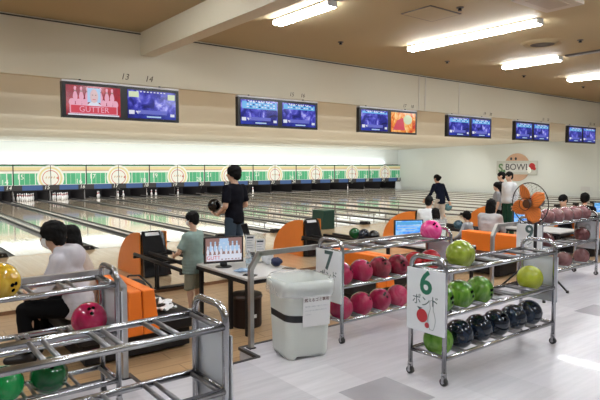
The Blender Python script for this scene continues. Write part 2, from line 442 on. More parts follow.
# sign on the side wall
t = thing('wall_sign', 'round peach wall sign with a grey plate reading S BOWL', 'sign', (31.70, 18.9, 0))
peach = mat('sign_peach', (.72, .47, .33), .5, var=.12, scale=1.2); plate_m = mat('sign_plate', (.62, .65, .62), .4)
m = MB(); m.tube([(-.06, 0, 1.66), (0.01, 0, 1.66)], .86, peach, 48); m.build('disc', t)
MB().bx(-.11, -.06, -1.37, 1.37, 1.22, 2.06, plate_m).build('plate', t, .08, seg=3)
MB().bx(-.118, -.11, -.82, .86, 1.36, 1.92, mat('plate_inner', (.74, .76, .76), .4)).build('plate_panel', t)
MB().text('BOWL', facing((-.125, -.08, 1.66), (-1, 0, 0)), .56, ink, .004).build('word', t)
MB().text('S', facing((-.125, 1.05, 1.58), (-1, 0, 0)), .72, mat('sign_green', (.12, .26, .12), .5), .006).ell((-.125, .80, 1.42), (.01, .09, .09), mat('sign_green', (.1, .2, .1))).build('initial', t)
m = MB(); m.ell((-.12, -1.05, 1.72), (.02, .2, .2), red_ink).ell((-.12, -1.2, 1.58), (.02, .1, .1), red_ink).ell((-.122, -.88, 1.5), (.02, .13, .2), mwhite).build('red_ball_emblem', t)
for yy in (.37, .06): MB().ell((-.07, yy, 2.19), (.02, .07, .09), ink).build('dark_mark', t)
t = thing('wall_hatch', 'small pale square access panel low on the white side wall', 'access panel', (31.72, 14.7, 0))
MB().bx(-.02, 0, -.3, .3, .3, .62, wh).build('cover', t); MB().bx(-.03, -.02, -.26, .26, .33, .59, mat('hatch_pale', (.76, .79, .8), .5)).build('door', t)

# ================================================================== CEILING FITTINGS
tube_on = mat('lit_fluorescent', (.9, .9, .9), .4, emit=(.90, .95, 1), es=54)
tray = mat('fixture_white', (.6, .58, .55), .5)
fx0 = None; off0 = None
def lamp(x, y, label):
    global fx0
    if fx0 is None:
        fx0 = thing('ceiling_light', label, 'ceiling light', (x, y, 4.14), 0, 'lit ceiling lights')
        MB().prism([(-.08, -.68, 0), (.08, -.68, 0), (.09, -.68, -.03), (-.09, -.68, -.03)], (0, 1.36, 0), tray).build('tray', fx0)
        for sx in (-.048, .048): MB().cyl((sx, -.66, -.06), (sx, .66, -.06), .045, tube_on, 10).build('tube', fx0)
        for sy in (-.67, .67): MB().bx(-.09, .09, sy - .01, sy + .01, -.09, -.03, tray).build('end_cap', fx0)
    else: dup(fx0, (x, y, 4.14), 0, label)
lamp(5.28, 6.73, 'lit ceiling light nearest the big cross beam')
lamp(8.53, 6.77, 'lit ceiling light, farther of the end to end pair')
lamp(8.54, 5.43, 'lit ceiling light, nearer of the end to end pair by the square hatch')
lamp(11.82, 6.77, 'lit ceiling light beside the round ceiling diffuser')
lamp(14.95, 6.8, 'lit ceiling light at the right edge, farthest from the cross beam')
for x, y in ((2.0, 6.77), (-1.3, 6.0), (-1.3, 2.6), (2.0, 2.2), (5.28, 2.4), (8.54, 2.6), (8.54, .6), (11.82, 2.4), (5.28, -1.2), (2, -1.2), (14.95, 3.0), (18.2, 6.8), (18.2, 3.4)):  # unseen lamps added to light the hall and concourse
    lamp(x, y, f'added ceiling light outside the frame at {x:.0f} and {y:.0f} metres' if False else 'added ceiling light out of view to light the hall, spot %s' % ('abcdefghijklm'[int(abs(x * 7 + y * 3)) % 13]))
dk = mat('fixture_off', (.10, .085, .07), .6)
for x, y, lab in ((5.30, 5.3, 'unlit dark ceiling fixture in line before the light nearest the beam'), (11.82, 5.3, 'unlit dark ceiling fixture in line with the light by the diffuser')):
    t = thing('unlit_fixture', lab, 'ceiling light', (x, y, 4.14)); MB().bx(-.05, .05, -.68, .68, -.03, 0, dk).build('tray', t)
    MB().cyl((0, -.62, -.04), (0, .62, -.04), .014, mat('tube_off', (.35, .33, .3), .4), 8).build('tube', t)
t = thing('ceiling_hatch', 'square ceiling access panel with dark outline left of the lights', 'ceiling panel', (6.95, 5.65, 4.14))
MB().bx(-.37, .37, -.29, .29, -.01, 0, dk).build('frame', t); MB().bx(-.345, .345, -.265, .265, -.014, -.005, ceil_m).build('door', t)
t = thing('ceiling_panel', 'pale flat ceiling unit at the top edge of the photo', 'ceiling panel', (7.75, 4.3, 4.14))
MB().bx(-.55, .4, -.42, .14, -.05, 0, mat('unit_pale', (.5, .43, .34), .6)).build('cover', t); MB().bx(-.4, .25, -.3, .02, -.055, -.05, mat('unit_grille', (.4, .33, .25), .6)).build('grille', t)
t = thing('air_diffuser', 'round air diffuser with rings on the ceiling', 'air diffuser', (10.27, 5.66, 4.139))
m = MB()
for r0, r1, z0, z1, mm in ((.40, .34, -.001, -.03, ceil_m), (.34, .28, -.03, -.001, ceil_m), (.28, .22, -.008, -.04, ceil_m), (.22, .16, -.04, -.004, dk)): m.lathe([(r0, z0), (r1, z1)], mm, n=32)
m.build('ring', t); MB().lathe([(.16, -.01), (.1, -.035), (0, -.04)], dk, n=24).build('core', t)
for k, (x, y, w) in enumerate(((7.02, 5.17, 'beside the square ceiling hatch'), (10.39, 7.97, 'left of the light by the diffuser'), (10.6, 5.1, 'right of the round diffuser'), (13.62, 7.99, 'below the light by the diffuser'), (7.17, 7.98, 'between the beam and the light pair'), (16.9, 8, 'near the light at the right edge'))):
    t = thing('sprinkler_head', f'small dark sprinkler head on the ceiling {w}', 'sprinkler', (x, y, 4.14)); MB().cyl((0, 0, 0), (0, 0, -.012), .055, dk, 14).build('rose', t); MB().cyl((0, 0, -.012), (0, 0, -.05), .022, satin, 10, .03).build('nozzle', t)

# lane numbers on the fascia and the overhead monitors
num_m = mat('fascia_number_brown', (.10, .075, .05), .7)
s_blue = screen_mat('screen_blue', [(.25, (.005, .005, .06)), (.45, (.02, .025, .34)), (.58, (.10, .10, .7)), (.68, (.45, .45, 1)), (.8, (.85, .8, 1))], 5, .8)
s_red = screen_mat('screen_red', [(.2, (.10, .0, .01)), (.5, (.25, .01, .03)), (.8, (.6, .03, .03))], 3, 1)
s_gold = screen_mat('screen_gold', [(.3, (.55, .03, .02)), (.48, (.8, .25, .03)), (.7, (.9, .7, .3))], 6, 1)
s_dark = screen_mat('screen_navy', [(.3, (.01, .01, .12)), (.7, (.02, .04, .4))], 4, 1)
g_cy, g_wh, g_pk, g_rd, g_ye, g_pu, g_br = glow('glow_cyan', (.12, .5, .95), 1), glow('glow_white', (.85, .88, 1), 1), glow('glow_pink', (.95, .45, .6), 1), glow('glow_red', (.75, .04, .08), 1), glow('glow_yellow', (.75, .85, .55), 1), glow('glow_violet', (.12, .14, .65), 1), glow('glow_flesh', (.85, .6, .62), 1)
g_ltb, g_brn = glow('glow_pale_blue', (.5, .72, 1), 1), glow('glow_brown', (.35, .2, .18), 1)
bez = mat('monitor_bezel', (.012, .012, .014), .3)
def pin2d(m, x, z, h, y, mt, mt2):
    k = h / .38
    pts = [(r * k, zz * k) for r, zz in prof]
    out = [(x + r, y, z + zz) for r, zz in pts] + [(x - r, y, z + zz) for r, zz in reversed(pts[1:-1])]
    m.prism(out, (0, .001, 0), mt)
    m.bx(x - .03 * k, x + .03 * k, y - .001, y, z + .25 * k, z + .28 * k, mt2)
def score_screen(m, x0, x1, z0, z1, rows):
    w, h = x1 - x0, z1 - z0
    m.bx(x0, x1, 0, .01, z0, z1, s_blue)
    m.bx(x0, x1, -.003, 0, z0, z0 + .2 * h, s_dark)
    m.bx(x0 + .2 * w, x0 + .8 * w, -.005, -.003, z0 + .16 * h, z0 + .3 * h, g_pu)
    for r in range(rows):
        zz = z1 - (.06 + .1 * r) * h
        m.bx(x0 + .03 * w, x1 - .03 * w, -.003, 0, zz - .1 * h, zz, g_cy)
        for k in range(10): m.bx(x0 + (.15 + k * .08) * w, x0 + (.20 + k * .08) * w, -.005, -.003, zz - .045 * h, zz, g_wh if (k + r) % 3 else s_dark)
    for k in range(9): m.bx(x0 + (.18 + k * .07) * w, x0 + (.215 + k * .07) * w, -.005, -.003, z1 - .06 * h, z1 - .025 * h, g_wh)
    if rows == 0:
        m.bx(x0 + .02 * w, x0 + .22 * w, -.005, 0, z1 - .25 * h, z1 - .05 * h, g_ye).bx(x1 - .17 * w, x1 - .02 * w, -.005, 0, z1 - .28 * h, z1 - .08 * h, g_ye)
    m.bx(x0 + .02 * w, x0 + .13 * w, -.005, 0, z0 + .14 * h, z0 + .28 * h, g_wh)
    m.prism([(x0 + .15 * w, -.005, z0 + .26 * h), (x0 + .26 * w, -.005, z0 + .26 * h), (x0 + .2 * w, -.005, z0 + .15 * h)], (0, .003, 0), g_wh)
    m.bx(x1 - .12 * w, x1 - .03 * w, -.005, 0, z0 + .1 * h, z0 + .2 * h, g_wh)
    m.bx(x0 + .38 * w, x0 + .68 * w, -.005, 0, z0 + .04 * h, z0 + .09 * h, g_ltb)
def gutter_screen(m, x0, x1, z0, z1):
    w, h = x1 - x0, z1 - z0; X = lambda f: x0 + f * w; Z = lambda f: z0 + f * h
    m.bx(x0, x1, 0, .01, z0, z1, s_red)
    for f in (.16, .27, .38, .62, .74, .84): pin2d(m, X(f), Z(.46), .5 * h, -.004, g_pk, g_brn)
    for f in (.1, .22, .33, .67, .79, .9): m.ell((X(f), -.004, Z(.42)), (.055 * w, .003, .13 * h), g_pk)
    m.bx(X(.38), X(.62), -.006, -.004, Z(.45), Z(.93), g_ltb)                       # bust
    m.ell((X(.5), -.008, Z(.66)), (.075 * w, .003, .24 * h), g_br); m.prism([(X(.36), -.009, Z(.34)), (X(.64), -.009, Z(.34)), (X(.56), -.009, Z(.46)), (X(.44), -.009, Z(.46))], (0, .002, 0), g_wh)
    for f in (.47, .53): m.ell((X(f), -.012, Z(.7)), (.014 * w, .002, .016 * h), g_brn)
    m.bx(X(.47), X(.53), -.012, -.010, Z(.54), Z(.56), g_rd)
    m.bx(X(.06), X(.94), -.006, -.002, Z(.06), Z(.36), g_pk).bx(X(.08), X(.92), -.008, -.006, Z(.08), Z(.33), g_rd)
    m.text('GUTTER', facing((X(.5), -.011, Z(.2)), (0, -1, 0)), .27 * h, g_pk, .001)
    m.bx(X(.03), X(.97), -.006, -.002, z0, Z(.045), g_wh)
mons = {13: ('gutter', 0), 15: (3, 2), 17: (1, 'gold'), 19: (2, 2), 21: (2, 2), 23: (2, 1)}
MYY = 9.5
for n in (13, 15, 17, 19, 21, 23):
    cx = laneL(n + 1) - .05
    t = thing('overhead_monitor', f'overhead twin monitor hanging under the numbers {n} and {n+1}', 'monitor', (cx, MYY - .03, 3.155), 0, 'overhead twin monitors')
    W, Hh = 2.04, .58
    MB().bx(-W / 2, W / 2, 0, .10, -Hh, 0, bez).build('housing', t)
    MB().bx(-W / 2, W / 2, -.01, .1, 0, .03, mat('pale_top_strip', (.66, .66, .68), .3)).build('top_strip', t)
    for k, x in enumerate((-W / 2 + .06, .06)):
        m = MB(); kind = mons[n][k]; a = (x, x + W / 2 - .13, -Hh + .045, -.05)
        if kind == 'gutter': gutter_screen(m, *a)
        elif kind == 'gold':
            m.bx(*a[:2], 0, .01, *a[2:], s_gold); m.prism([(a[0] + .05, -.004, a[2] + .05), (a[0] + .5, -.004, a[2] + .05), (a[0] + .42, -.004, a[3] - .12), (a[0] + .2, -.004, a[3] - .2)], (0, .003, 0), g_rd)
            m.ell((a[0] + .6, -.002, a[2] + .32), (.16, .004, .12), g_ye)
        else: score_screen(m, *a, kind)
        o = m.build('screen', t); o.location = (0, -.012, 0)
    for sx in (-.7, .7): MB().bx(sx - .06, sx + .06, .10, .129, -.3, -.02, satin).cyl((sx, .115, -.02), (sx, .115, .066), .02, satin, 8).build('bracket', t)
sc_ = 1
for n, xa, xb, z in ((13, 3.57, 4.007, 3.335), (15, 7.214, 7.514, 3.31), (17, 10.813, 11.1, 3.30), (19, 14.29, 14.6, 3.3), (21, 17.6, 17.9, 3.3), (23, 20.9, 21.2, 3.3)):
    for x, k in ((xa, n), (xb, n + 1)):
        o = MB().text(str(k), facing((x, 9.597, z), (0, -1, 0)), .15 if n == 13 else .12, num_m, .002, shear=.25).build('lane_numeral'); tag(o, f'small brown numeral {k} on the beige fascia', 'number', 'lane numerals on the fascia')

# ================================================================== BALL RACKS AND BALLS
BR = .1085
hole_m = mat('hole_black', (.002, .002, .002), 1, spec=0)
def ball_mesh(name, m):
    b = MB().ell((0, 0, 0), BR, m, 36, 24)
    for az, el in ((-.12, .42), (.10, .46), (-.02, .12)):
        d = V((math.sin(az), -math.cos(az) * math.cos(el), math.sin(el))).normalized()
        b.tube([d * (BR - .02), d * (BR + .0006)], .0118, hole_m, 14)
    return b.mesh(name)
BM = {}
pal = {'magenta': ((.36, .004, .05), (.50, .018, .10)), 'dark crimson': ((.16, .004, .02), (.36, .02, .05)), 'red': ((.42, .008, .012), (.55, .02, .03)),
       'hot pink': ((.75, .02, .22), (.88, .14, .4)), 'lime': ((.16, .22, .008), (.36, .44, .05)), 'yellow green': ((.32, .38, .01), (.45, .5, .03)),
       'green marbled': ((.06, .22, .01), (.24, .46, .06)), 'bright green': ((.0, .27, .05), (.01, .36, .08)), 'dark green': ((.002, .08, .02), (.008, .12, .03)),
       'navy': ((.003, .007, .016), (.010, .024, .052)), 'mauve brown': ((.15, .055, .058), (.27, .12, .125)), 'plum brown': ((.08, .02, .022), (.16, .05, .055)),
       'gold': ((.5, .28, .01), (.68, .46, .05)), 'rosy': ((.50, .02, .09), (.62, .10, .2)), 'black': ((.002, .002, .0025), (.007, .007, .008)), 'steel blue': ((.02, .05, .08), (.08, .16, .2)), 'teal': ((.04, .14, .17), (.14, .3, .34))}
def ball(color, loc, label, group=None, rot=None):
    if color not in BM: BM[color] = ball_mesh('bowling_ball', marble('ball_' + color.replace(' ', '_'), *pal[color], sc=7))
    o = bpy.data.objects.new('bowling_ball', BM[color]); COL.objects.link(o); o.location = loc
    o.rotation_euler = rot or (random.uniform(-.5, .5), random.uniform(-.5, .5), random.uniform(-.3, 1.2))
    return tag(o, label, 'bowling ball', group)
RL, RD = 1.47, .30
RZ = (1.065 - HC, .765 - HC, .465 - HC)
barm = mat('cross_bar_steel', (.26, .26, .27), .35, 1, scale=15)
def arc_frame(x, y0, y1, zt, r=.06, z0=.09):
    pts = [(x, y0, z0), (x, y0, zt - r - .05)]
    for k in range(7):
        a = PI / 2 * k / 6; pts.append((x, y0 + r - r * math.cos(a), zt - r + r * math.sin(a)))
    for k in range(7):
        a = PI / 2 * k / 6; pts.append((x, y1 - r + r * math.sin(a), zt - r + r * math.cos(a)))
    pts += [(x, y1, zt - r - .05), (x, y1, z0)]
    return pts
def rack(label, x0, y0, num, sign_label=None, inner=None):
    t = thing('ball_rack', label, 'ball rack', (x0, y0, HC), 0, 'steel ball racks')
    for x in (0, RL): MB().tube(arc_frame(x, 0, RD, .877, .075), .017, chrome, 12).build('end_frame', t)
    for z in RZ:
        for y in (0, RD): MB().cyl((0.01, y, z), (RL - .01, y, z), .0165, chrome, 14).build('shelf_rail', t)
        for i in range(6):
            c = .125 + .244 * i
            for sx in (-.095, .095): MB().cyl((c + sx, .01, z), (c + sx, RD - .01, z), .011, barm, 8).build('cross_bar', t)
        for x in (0, RL): MB().cyl((x, 0, z), (x, RD, z), .013, chrome, 8).build('end_bar', t)
    for x in (0, RL):
        for y in (0, RD):
            c = MB().box((x, y, .074), (.026, .03, .03), chrome).box((x - .017, y, .045), (.003, .022, .05), chrome).box((x + .017, y, .045), (.003, .022, .05), chrome).build('caster', t)
            MB().cyl((x - .014, y, .027), (x + .014, y, .027), .027, rubber, 18).build('wheel', c)
            MB().cyl((x - .0195, y, .027), (x + .0195, y, .027), .012, chrome, 10).build('axle', c)
    s = MB().bx(-.028, -.02, -.015, RD + .015, .345, .79, white_sign).build('sign_board', t)
    f = lambda y, z: facing((-.0285, y, z), (-1, 0, 0))
    if num == 6:
        MB().text('6', f(.145, .69), .23, green_ink, .0008).build('numeral', s)
        k = MB(); k.text('ポ', f(.225, .565), .082, slate_ink, .0008); k.text('ン', f(.145, .56), .082, slate_ink, .0008); k.text('ド', f(.07, .57), .082, slate_ink, .0008); k.build('word', s)
        k = MB(); k.tube([(-.0285, .175, .46), (-.0295, .175, .46)], .048, red_ink, 24); k.tube([(-.0285, .13, .40), (-.0295, .13, .40)], .02, red_ink, 16)
        k.prism([(-.0285, .2, .50), (-.0285, .22, .52), (-.0285, .17, .515)], (-.0012, 0, 0), slate_ink)
        pts = [(r * .55, z * .55) for r, z in prof]
        outl = [(-.0292, .09 - r, .375 + z) for r, z in pts] + [(-.0292, .09 + r, .375 + z) for r, z in reversed(pts[1:-1])]
        k.tube(outl, .0014, slate_ink, 5, closed=True); k.build('ball_and_pin_picture', s)
    elif num:
        MB().text(str(num), f(.145, .69), .23, slate_ink, .0008).build('numeral', s)
        k = MB(); k.text('ポ', f(.225, .565), .082, slate_ink, .0008); k.text('ン', f(.145, .56), .082, slate_ink, .0008); k.text('ド', f(.07, .57), .082, slate_ink, .0008); k.build('word', s)
    e = MB().bx(RL + .02, RL + .028, -.015, RD + .015, .355, .74, sign_panel).build('end_panel', t)
    if num == 9: MB().text('9', facing((RL + .0195, .14, .62), (-1, 0, 0)), .2, grey_ink, .0008).build('numeral', e)
    return t
RK = {'A': (-.22, 2.165), 'B': (-.30, 3.345), 'C': (3.12, 3.44), 'D': (3.065, 2.335), 'E': (6.41, 3.475)}
rack('chrome ball rack with no balls in view, nearest the camera at bottom left', *RK['A'], None)
rack('chrome ball rack at left holding the gold ball and two green balls', *RK['B'], None)
rack('chrome ball rack with the number 7 sign behind the trash can', *RK['C'], 7)
rack('chrome ball rack with the number 6 sign, on casters at front right', *RK['D'], 6)
rack('chrome ball rack with the number 9 sign at the right edge', *RK['E'], 9)
ordn = ['first', 'second', 'third', 'fourth', 'fifth', 'sixth']
lv = ['top', 'middle', 'bottom']
def rb(R, shelf, i, color, label, rot=None):
    x0, y0 = RK[R]
    ball(color, (x0 + .125 + .244 * i, y0 + RD / 2, HC + RZ[shelf] + .0735), label, 'balls on the racks', rot)
def on7(s, i, c): rb('C', s, i, c, f'{c} ball, {ordn[i]} from the number 7 sign on the {lv[s]} shelf')
for i, c in enumerate(['magenta', 'magenta', 'dark crimson', 'dark crimson', 'red', 'red']): on7(1, i, c)
for i, c in enumerate(['magenta', 'magenta', 'magenta', 'rosy', 'dark crimson']): on7(2, i, c)
rb('C', 0, 5, 'hot pink', 'hot pink ball alone on the top rails of the number 7 rack')
rb('D', 0, 1, 'lime', 'marbled lime ball alone on top of the number 6 rack', (.3, 0, .9))
for i in range(3): rb('D', 1, i, 'green marbled', f'green marbled ball, {ordn[i]} from the number 6 sign on the middle shelf')
rb('D', 1, 5, 'yellow green', 'yellow green ball at the far right end of the number 6 middle shelf', (.5, 0, .9))
rb('D', 2, 0, 'green marbled', 'lime green ball on the bottom shelf under the number 6 sign')
for i in range(1, 6): rb('D', 2, i, 'navy', f'dark navy ball, {ordn[i-1]} of the five on the number 6 bottom shelf')
for i in range(6): rb('E', 0, i, 'mauve brown', f'mauve ball, {ordn[i]} from the number 9 sign on the top rails')
rb('E', 1, 1, 'plum brown', 'plum brown ball at the left on the number 9 middle shelf'); rb('E', 1, 5, 'plum brown', 'plum brown ball at the right end of the number 9 middle shelf')
for i, w in ((1, 'left'), (3, 'middle'), (5, 'right')): rb('E', 2, i, 'mauve brown', f'mauve ball, {w} of three on the number 9 bottom shelf')
rb('B', 0, 3, 'gold', 'gold ball with dark holes on the top rails at the left edge', (.5, 0, .55))
rb('B', 1, 5, 'magenta', 'magenta ball alone on the middle shelf of the left rack', (-.45, 0, -.1))
rb('B', 2, 3, 'bright green', 'bright green ball at the bottom left corner', (-1, 0, 0)); rb('B', 2, 4, 'dark green', 'dark green ball with two holes beside the bright green one', (-.6, 0, .0))

# ================================================================== HANDRAILS
def handrail(label, xs, bend_left, bend_right, length):
    t = thing('handrail', label, 'handrail', (xs, 3.815, HC))
    zt, zb = .785, .665
    L = length; pts = []
    MB().box((0 if bend_left else L, 0, zb / 2), (.04, .04, zb), steel).build('post', t, .004)
    if bend_left and bend_right: MB().box((L, 0, zb / 2), (.04, .04, zb), steel).build('post', t, .004)
    m = MB()
    prof_ = [(-.02, -.02), (.02, -.02), (.02, .02), (-.02, .02)]
    P = []
    if bend_left: P += [(0, zb), (.085, zt)]
    else: P += [(0, zt)]
    if bend_right: P += [(L - .085, zt), (L, zb)]
    else: P += [(L, zt)]
    for (xa, za), (xb, zb_) in zip(P, P[1:]):
        d = V((xb - xa, 0, zb_ - za)); u = V((-d.z, 0, d.x)).normalized() * .02
        ex = d.normalized() * .008
        a, b = V((xa, 0, za)) - ex, V((xb, 0, zb_)) + ex
        m.prism([a - u, b - u, b + u, a + u], (0, .02, 0), steel); m.prism([a - u, b - u, b + u, a + u], (0, -.02, 0), steel)
    m.build('top_bar', t)
    for x in ([0] if bend_left else []) + ([L] if bend_right else []): MB().bx(x - .03, x + .03, -.03, .03, 0, .008, satin).build('foot_plate', t)
    return t
handrail('brushed steel handrail behind the left racks beside the orange sofa', -1.2, False, True, 2.58)
handrail('brushed steel handrail behind the trash can and number 7 rack', 2.445, True, True, 2.45)
handrail('brushed steel handrail left of the orange fan by the number 9 rack', 5.90, True, False, 3.2)

# ================================================================== TRASH CAN
def rrect(w, d, r, n=6):
    P = []
    for cx, cy, a0 in ((w - r, d - r, 0), (-w + r, d - r, PI / 2), (-w + r, -d + r, PI), (w - r, -d + r, 3 * PI / 2)):
        for k in range(n + 1):
            a = a0 + PI / 2 * k / n; P.append((cx + r * math.cos(a), cy + r * math.sin(a)))
    return P
def loft(m, secs, mt, cap=True):
    k = len(secs[0]); vs = [p for s_ in secs for p in s_]; fs = []
    for j in range(len(secs) - 1):
        for i in range(k): fs.append((j * k + i, j * k + (i + 1) % k, (j + 1) * k + (i + 1) % k, (j + 1) * k + i))
    if cap: fs.append(list(range(k))[::-1])
    return m.raw(vs, fs, mt, True)
tr = thing('trash_can', 'off-white plastic trash can lined with a clear bag beside the number 7 rack', 'trash can', (2.71, 3.50, HC), -.20)
can_m = mat('can_plastic', (.70, .73, .68), .45, var=.03)
m = MB(); secs = []
for z, w, d in ((0, .175, .165), (.03, .185, .175), (.30, .196, .186), (.545, .206, .196), (.55, .219, .209), (.60, .222, .212), (.60, .206, .196), (.2, .18, .17)):
    secs.append([(x, y, z if z else (.024 if k_ % 7 in (0, 6) else 0)) for k_, (x, y) in enumerate(rrect(w, d, .07))])
loft(m, secs, can_m); m.raw([(x, y, .2) for x, y in rrect(.18, .17, .07)], [list(range(28))], can_m)
m.build('body', tr)
bag_m, nn, bb = nt('clear_bag'); bb.inputs['Base Color'].default_value = (.85, .88, .88, 1); bb.inputs['Roughness'].default_value = .25; bb.inputs['Alpha'].default_value = .32
no = nn.nodes.new('ShaderNodeTexNoise'); no.inputs['Scale'].default_value = 14; no.inputs['Detail'].default_value = 4
bp = nn.nodes.new('ShaderNodeBump'); bp.inputs['Strength'].default_value = .7; nn.links.new(no.outputs['Fac'], bp.inputs['Height']); nn.links.new(bp.outputs['Normal'], bb.inputs['Normal'])
m = MB(); secs = []
for z, w, d in ((.485, .226, .216), (.53, .233, .223), (.6, .231, .221), (.624, .222, .212), (.615, .198, .188), (.5, .185, .175), (.3, .165, .155), (.22, .1, .1)):
    s_ = []
    for i, (x, y) in enumerate(rrect(w, d, .08, 10)):
        q = noise.noise(V((x * 14, y * 14, z * 9))); f = 1 + .03 * q
        s_.append((x * f, y * f, z + (.03 * noise.noise(V((x * 9, y * 9, 5))) if z < .5 and w > .2 else .012 * q)))
    secs.append(s_)
loft(m, secs, bag_m, False); m.build('bin_liner', tr)
m = MB()
def can_w(z): return (.196 + (z - .3) * .0408 + .003, .186 + (z - .3) * .0408 + .003)
secs = []
for z in (.30, .355):
    w, d = can_w(z); secs.append([(x, y, z + (.012 + (x + .22) * -.11)) for x, y in rrect(w, d, .07)])
k = 28; vs = secs[0] + secs[1]
fs = [(i, (i + 1) % k, k + (i + 1) % k, k + i) for i in range(14, 27)] + [(13, 14, k + 14, k + 13)]
m.raw(vs, fs, black, True); m.build('black_tape', tr)
pm = MB(); y_ = -.233
Mp = Matrix.Translation(V((.045, -.1995, .385))) @ Matrix.Rotation(.045, 4, 'X')
def onp(x, z, dy=0): return Mp @ V((x, dy, z))
pm.prism([onp(-.115, -.125), onp(.125, -.125), onp(.125, .125), onp(-.115, .125)], (0, -.003, 0), paper); po = pm.build('paper_notice', tr)
F = Mp @ facing((0, -.0035, 0), (0, -1, 0))
MB().text('燃えるゴミ専用', F @ Matrix.Translation(V((.005, .085, 0))), .031, mat('dark_red_ink', (.08, .012, .02), .6), .0006).build('printed_title', po)
for r, ln in enumerate(('飲み残しは流しへ捨ててください', 'ペットボトルと缶は入れないで', 'ください')): MB().text(ln, F @ Matrix.Translation(V((-.095, .035 - .032 * r, 0))), .0135, grey_ink, .0006, 'LEFT').build('printed_line', po)

# ================================================================== BOWLERS' SEATING
brown = mat('stool_brown', (.022, .011, .008), .5, spec=.3)
seat_bk = mat('seat_black_vinyl', (.010, .009, .010), .45, spec=.3)
def sofa():
    t = thing('sofa', 'orange back to back sofa with black seats, behind the left racks', 'sofa', (1.99, 4.98, FS), 0, 'orange sofas')
    for s_ in (-1, 1):
        MB().prism([(s_ * .002, 0, .24), (s_ * .165, 0, .24), (s_ * .125, 0.03, .66), (s_ * .005, 0.03, .66)], (0, 1.12, 0), orange).build('backrest', t, .012)
        MB().bx(min(s_ * .155, s_ * .60), max(s_ * .155, s_ * .60), .02, 1.14, .22, .35, seat_bk).build('seat', t, .03, seg=3)
        for y in (.2, .95):
            MB().bx(min(s_ * .15, s_ * .5), max(s_ * .15, s_ * .5), y - .03, y + .03, .0, .03, satin).cyl((s_ * .33, y, .03), (s_ * .33, y, .23), .03, satin).build('leg', t)
    MB().bx(-.52, .52, .10, 1.08, .03, .235, seat_bk).build('base', t)
    return t
so0 = sofa()
for k, lab in ((1, 'orange back to back sofa seen through the number 7 rack'), (2, 'orange back to back sofa behind the number 6 rack, left of the fan'), (3, 'orange back to back sofa at right behind the mauve balls')):
    dup(so0, (1.99 + 2 * PX * k, 4.98, FS), 0, lab)

# ball returns
def ball_return():
    t = thing('ball_return', 'orange and black ball return left of the standing boy', 'ball return', (3.58, 8.5, 0), 0, 'orange ball returns')
    for sx in (-.235, .215):
        pts = [(sx, 0, 0.0), (sx, 1.0, 0.0)]
        for k in range(13):
            a = PI / 2 * k / 12; pts.append((sx, 1.0 * math.cos(a) if k < 12 else 0, .72 * math.sin(a)))
        pts = [pts[0]] + pts[2:]
        MB().prism(pts, (.02, 0, 0), orange_pl).build('side_panel', t)
    hood = MB(); sec = []
    for k in range(13):
        a = PI / 2 * k / 12; sec.append((.94 * math.cos(a), .68 * math.sin(a)))
    vs = [(-.21, y, z) for y, z in sec] + [(.21, y, z) for y, z in sec]
    hood.raw(vs, [(i, i + 1, 14 + i, 13 + i) for i in range(12)], mat('hood_shell', (.03, .03, .03), .3), True); hood.build('hood', t)
    f = MB().raw([(-.21, .0, 0), (.22, .0, 0), (.17, .0, .70), (-.20, 0, .70), (-.21, -.16, .02), (.24, -.16, .02), (.10, -.02, .74), (-.20, -.02, .74)],
                 [(4, 5, 6, 7), (0, 4, 7, 3), (5, 1, 2, 6), (7, 6, 2, 3), (0, 1, 5, 4)], mat('gloss_black', (.01, .01, .011), .16)); fo = f.build('front_door', t)
    MB().raw([(-.15, -.043, .665), (.09, -.043, .665), (.075, -.027, .715), (-.15, -.027, .715)], [(0, 1, 2, 3)], mat('label_pale', (.7, .7, .72), .4)).build('label_plate', t)
    for x in (-.39, -.15, .15, .39): MB().tube([(x, -.2, .42), (x, -1.85, .41)] , .028, satin, 8).build('track_rail', t)
    for y in (-.2, -1.0, -1.83): MB().bx(-.41, .41, y - .02, y + .02, .355, .395, satin).build('track_beam', t)
    for x in (-.36, .36):
        MB().cyl((x, -1.0, FS if False else 0), (x, -1.0, .37), .02, satin, 8).build('leg', t); MB().cyl((x, -.92, 0), (x, -.92, .37), .016, satin, 8).build('leg', t)
    MB().bx(-.38, .38, -1.02, -.9, 0, .02, satin).build('foot_bar', t)
    return t
b0 = ball_return()
for k, lab in ((1, 'orange and black ball return above the number 7 sign'), (2, 'orange and black ball return beside the seated man in white'), (3, 'orange and black ball return left of the woman in grey')):
    dup(b0, (3.58 + 2 * PX * k, 8.5, 0), 0, lab)
def rball(k, dx, dy, color, lab): ball(color, (3.58 + 2 * PX * k + dx, 8.5 + dy, .41 + .105), lab, 'balls on the ball returns')
rball(1, .27, -.95, 'dark green', 'green ball on the ball return track above the number 7 rack'); rball(1, .27, -1.2, 'navy', 'dark blue ball beside the green one on the return track')
rball(1, .27, -1.45, 'black', 'black ball at the end of the return track above the number 7 rack'); rball(2, -.27, -1.25, 'steel blue', 'steel blue ball on the track by the woman in grey')

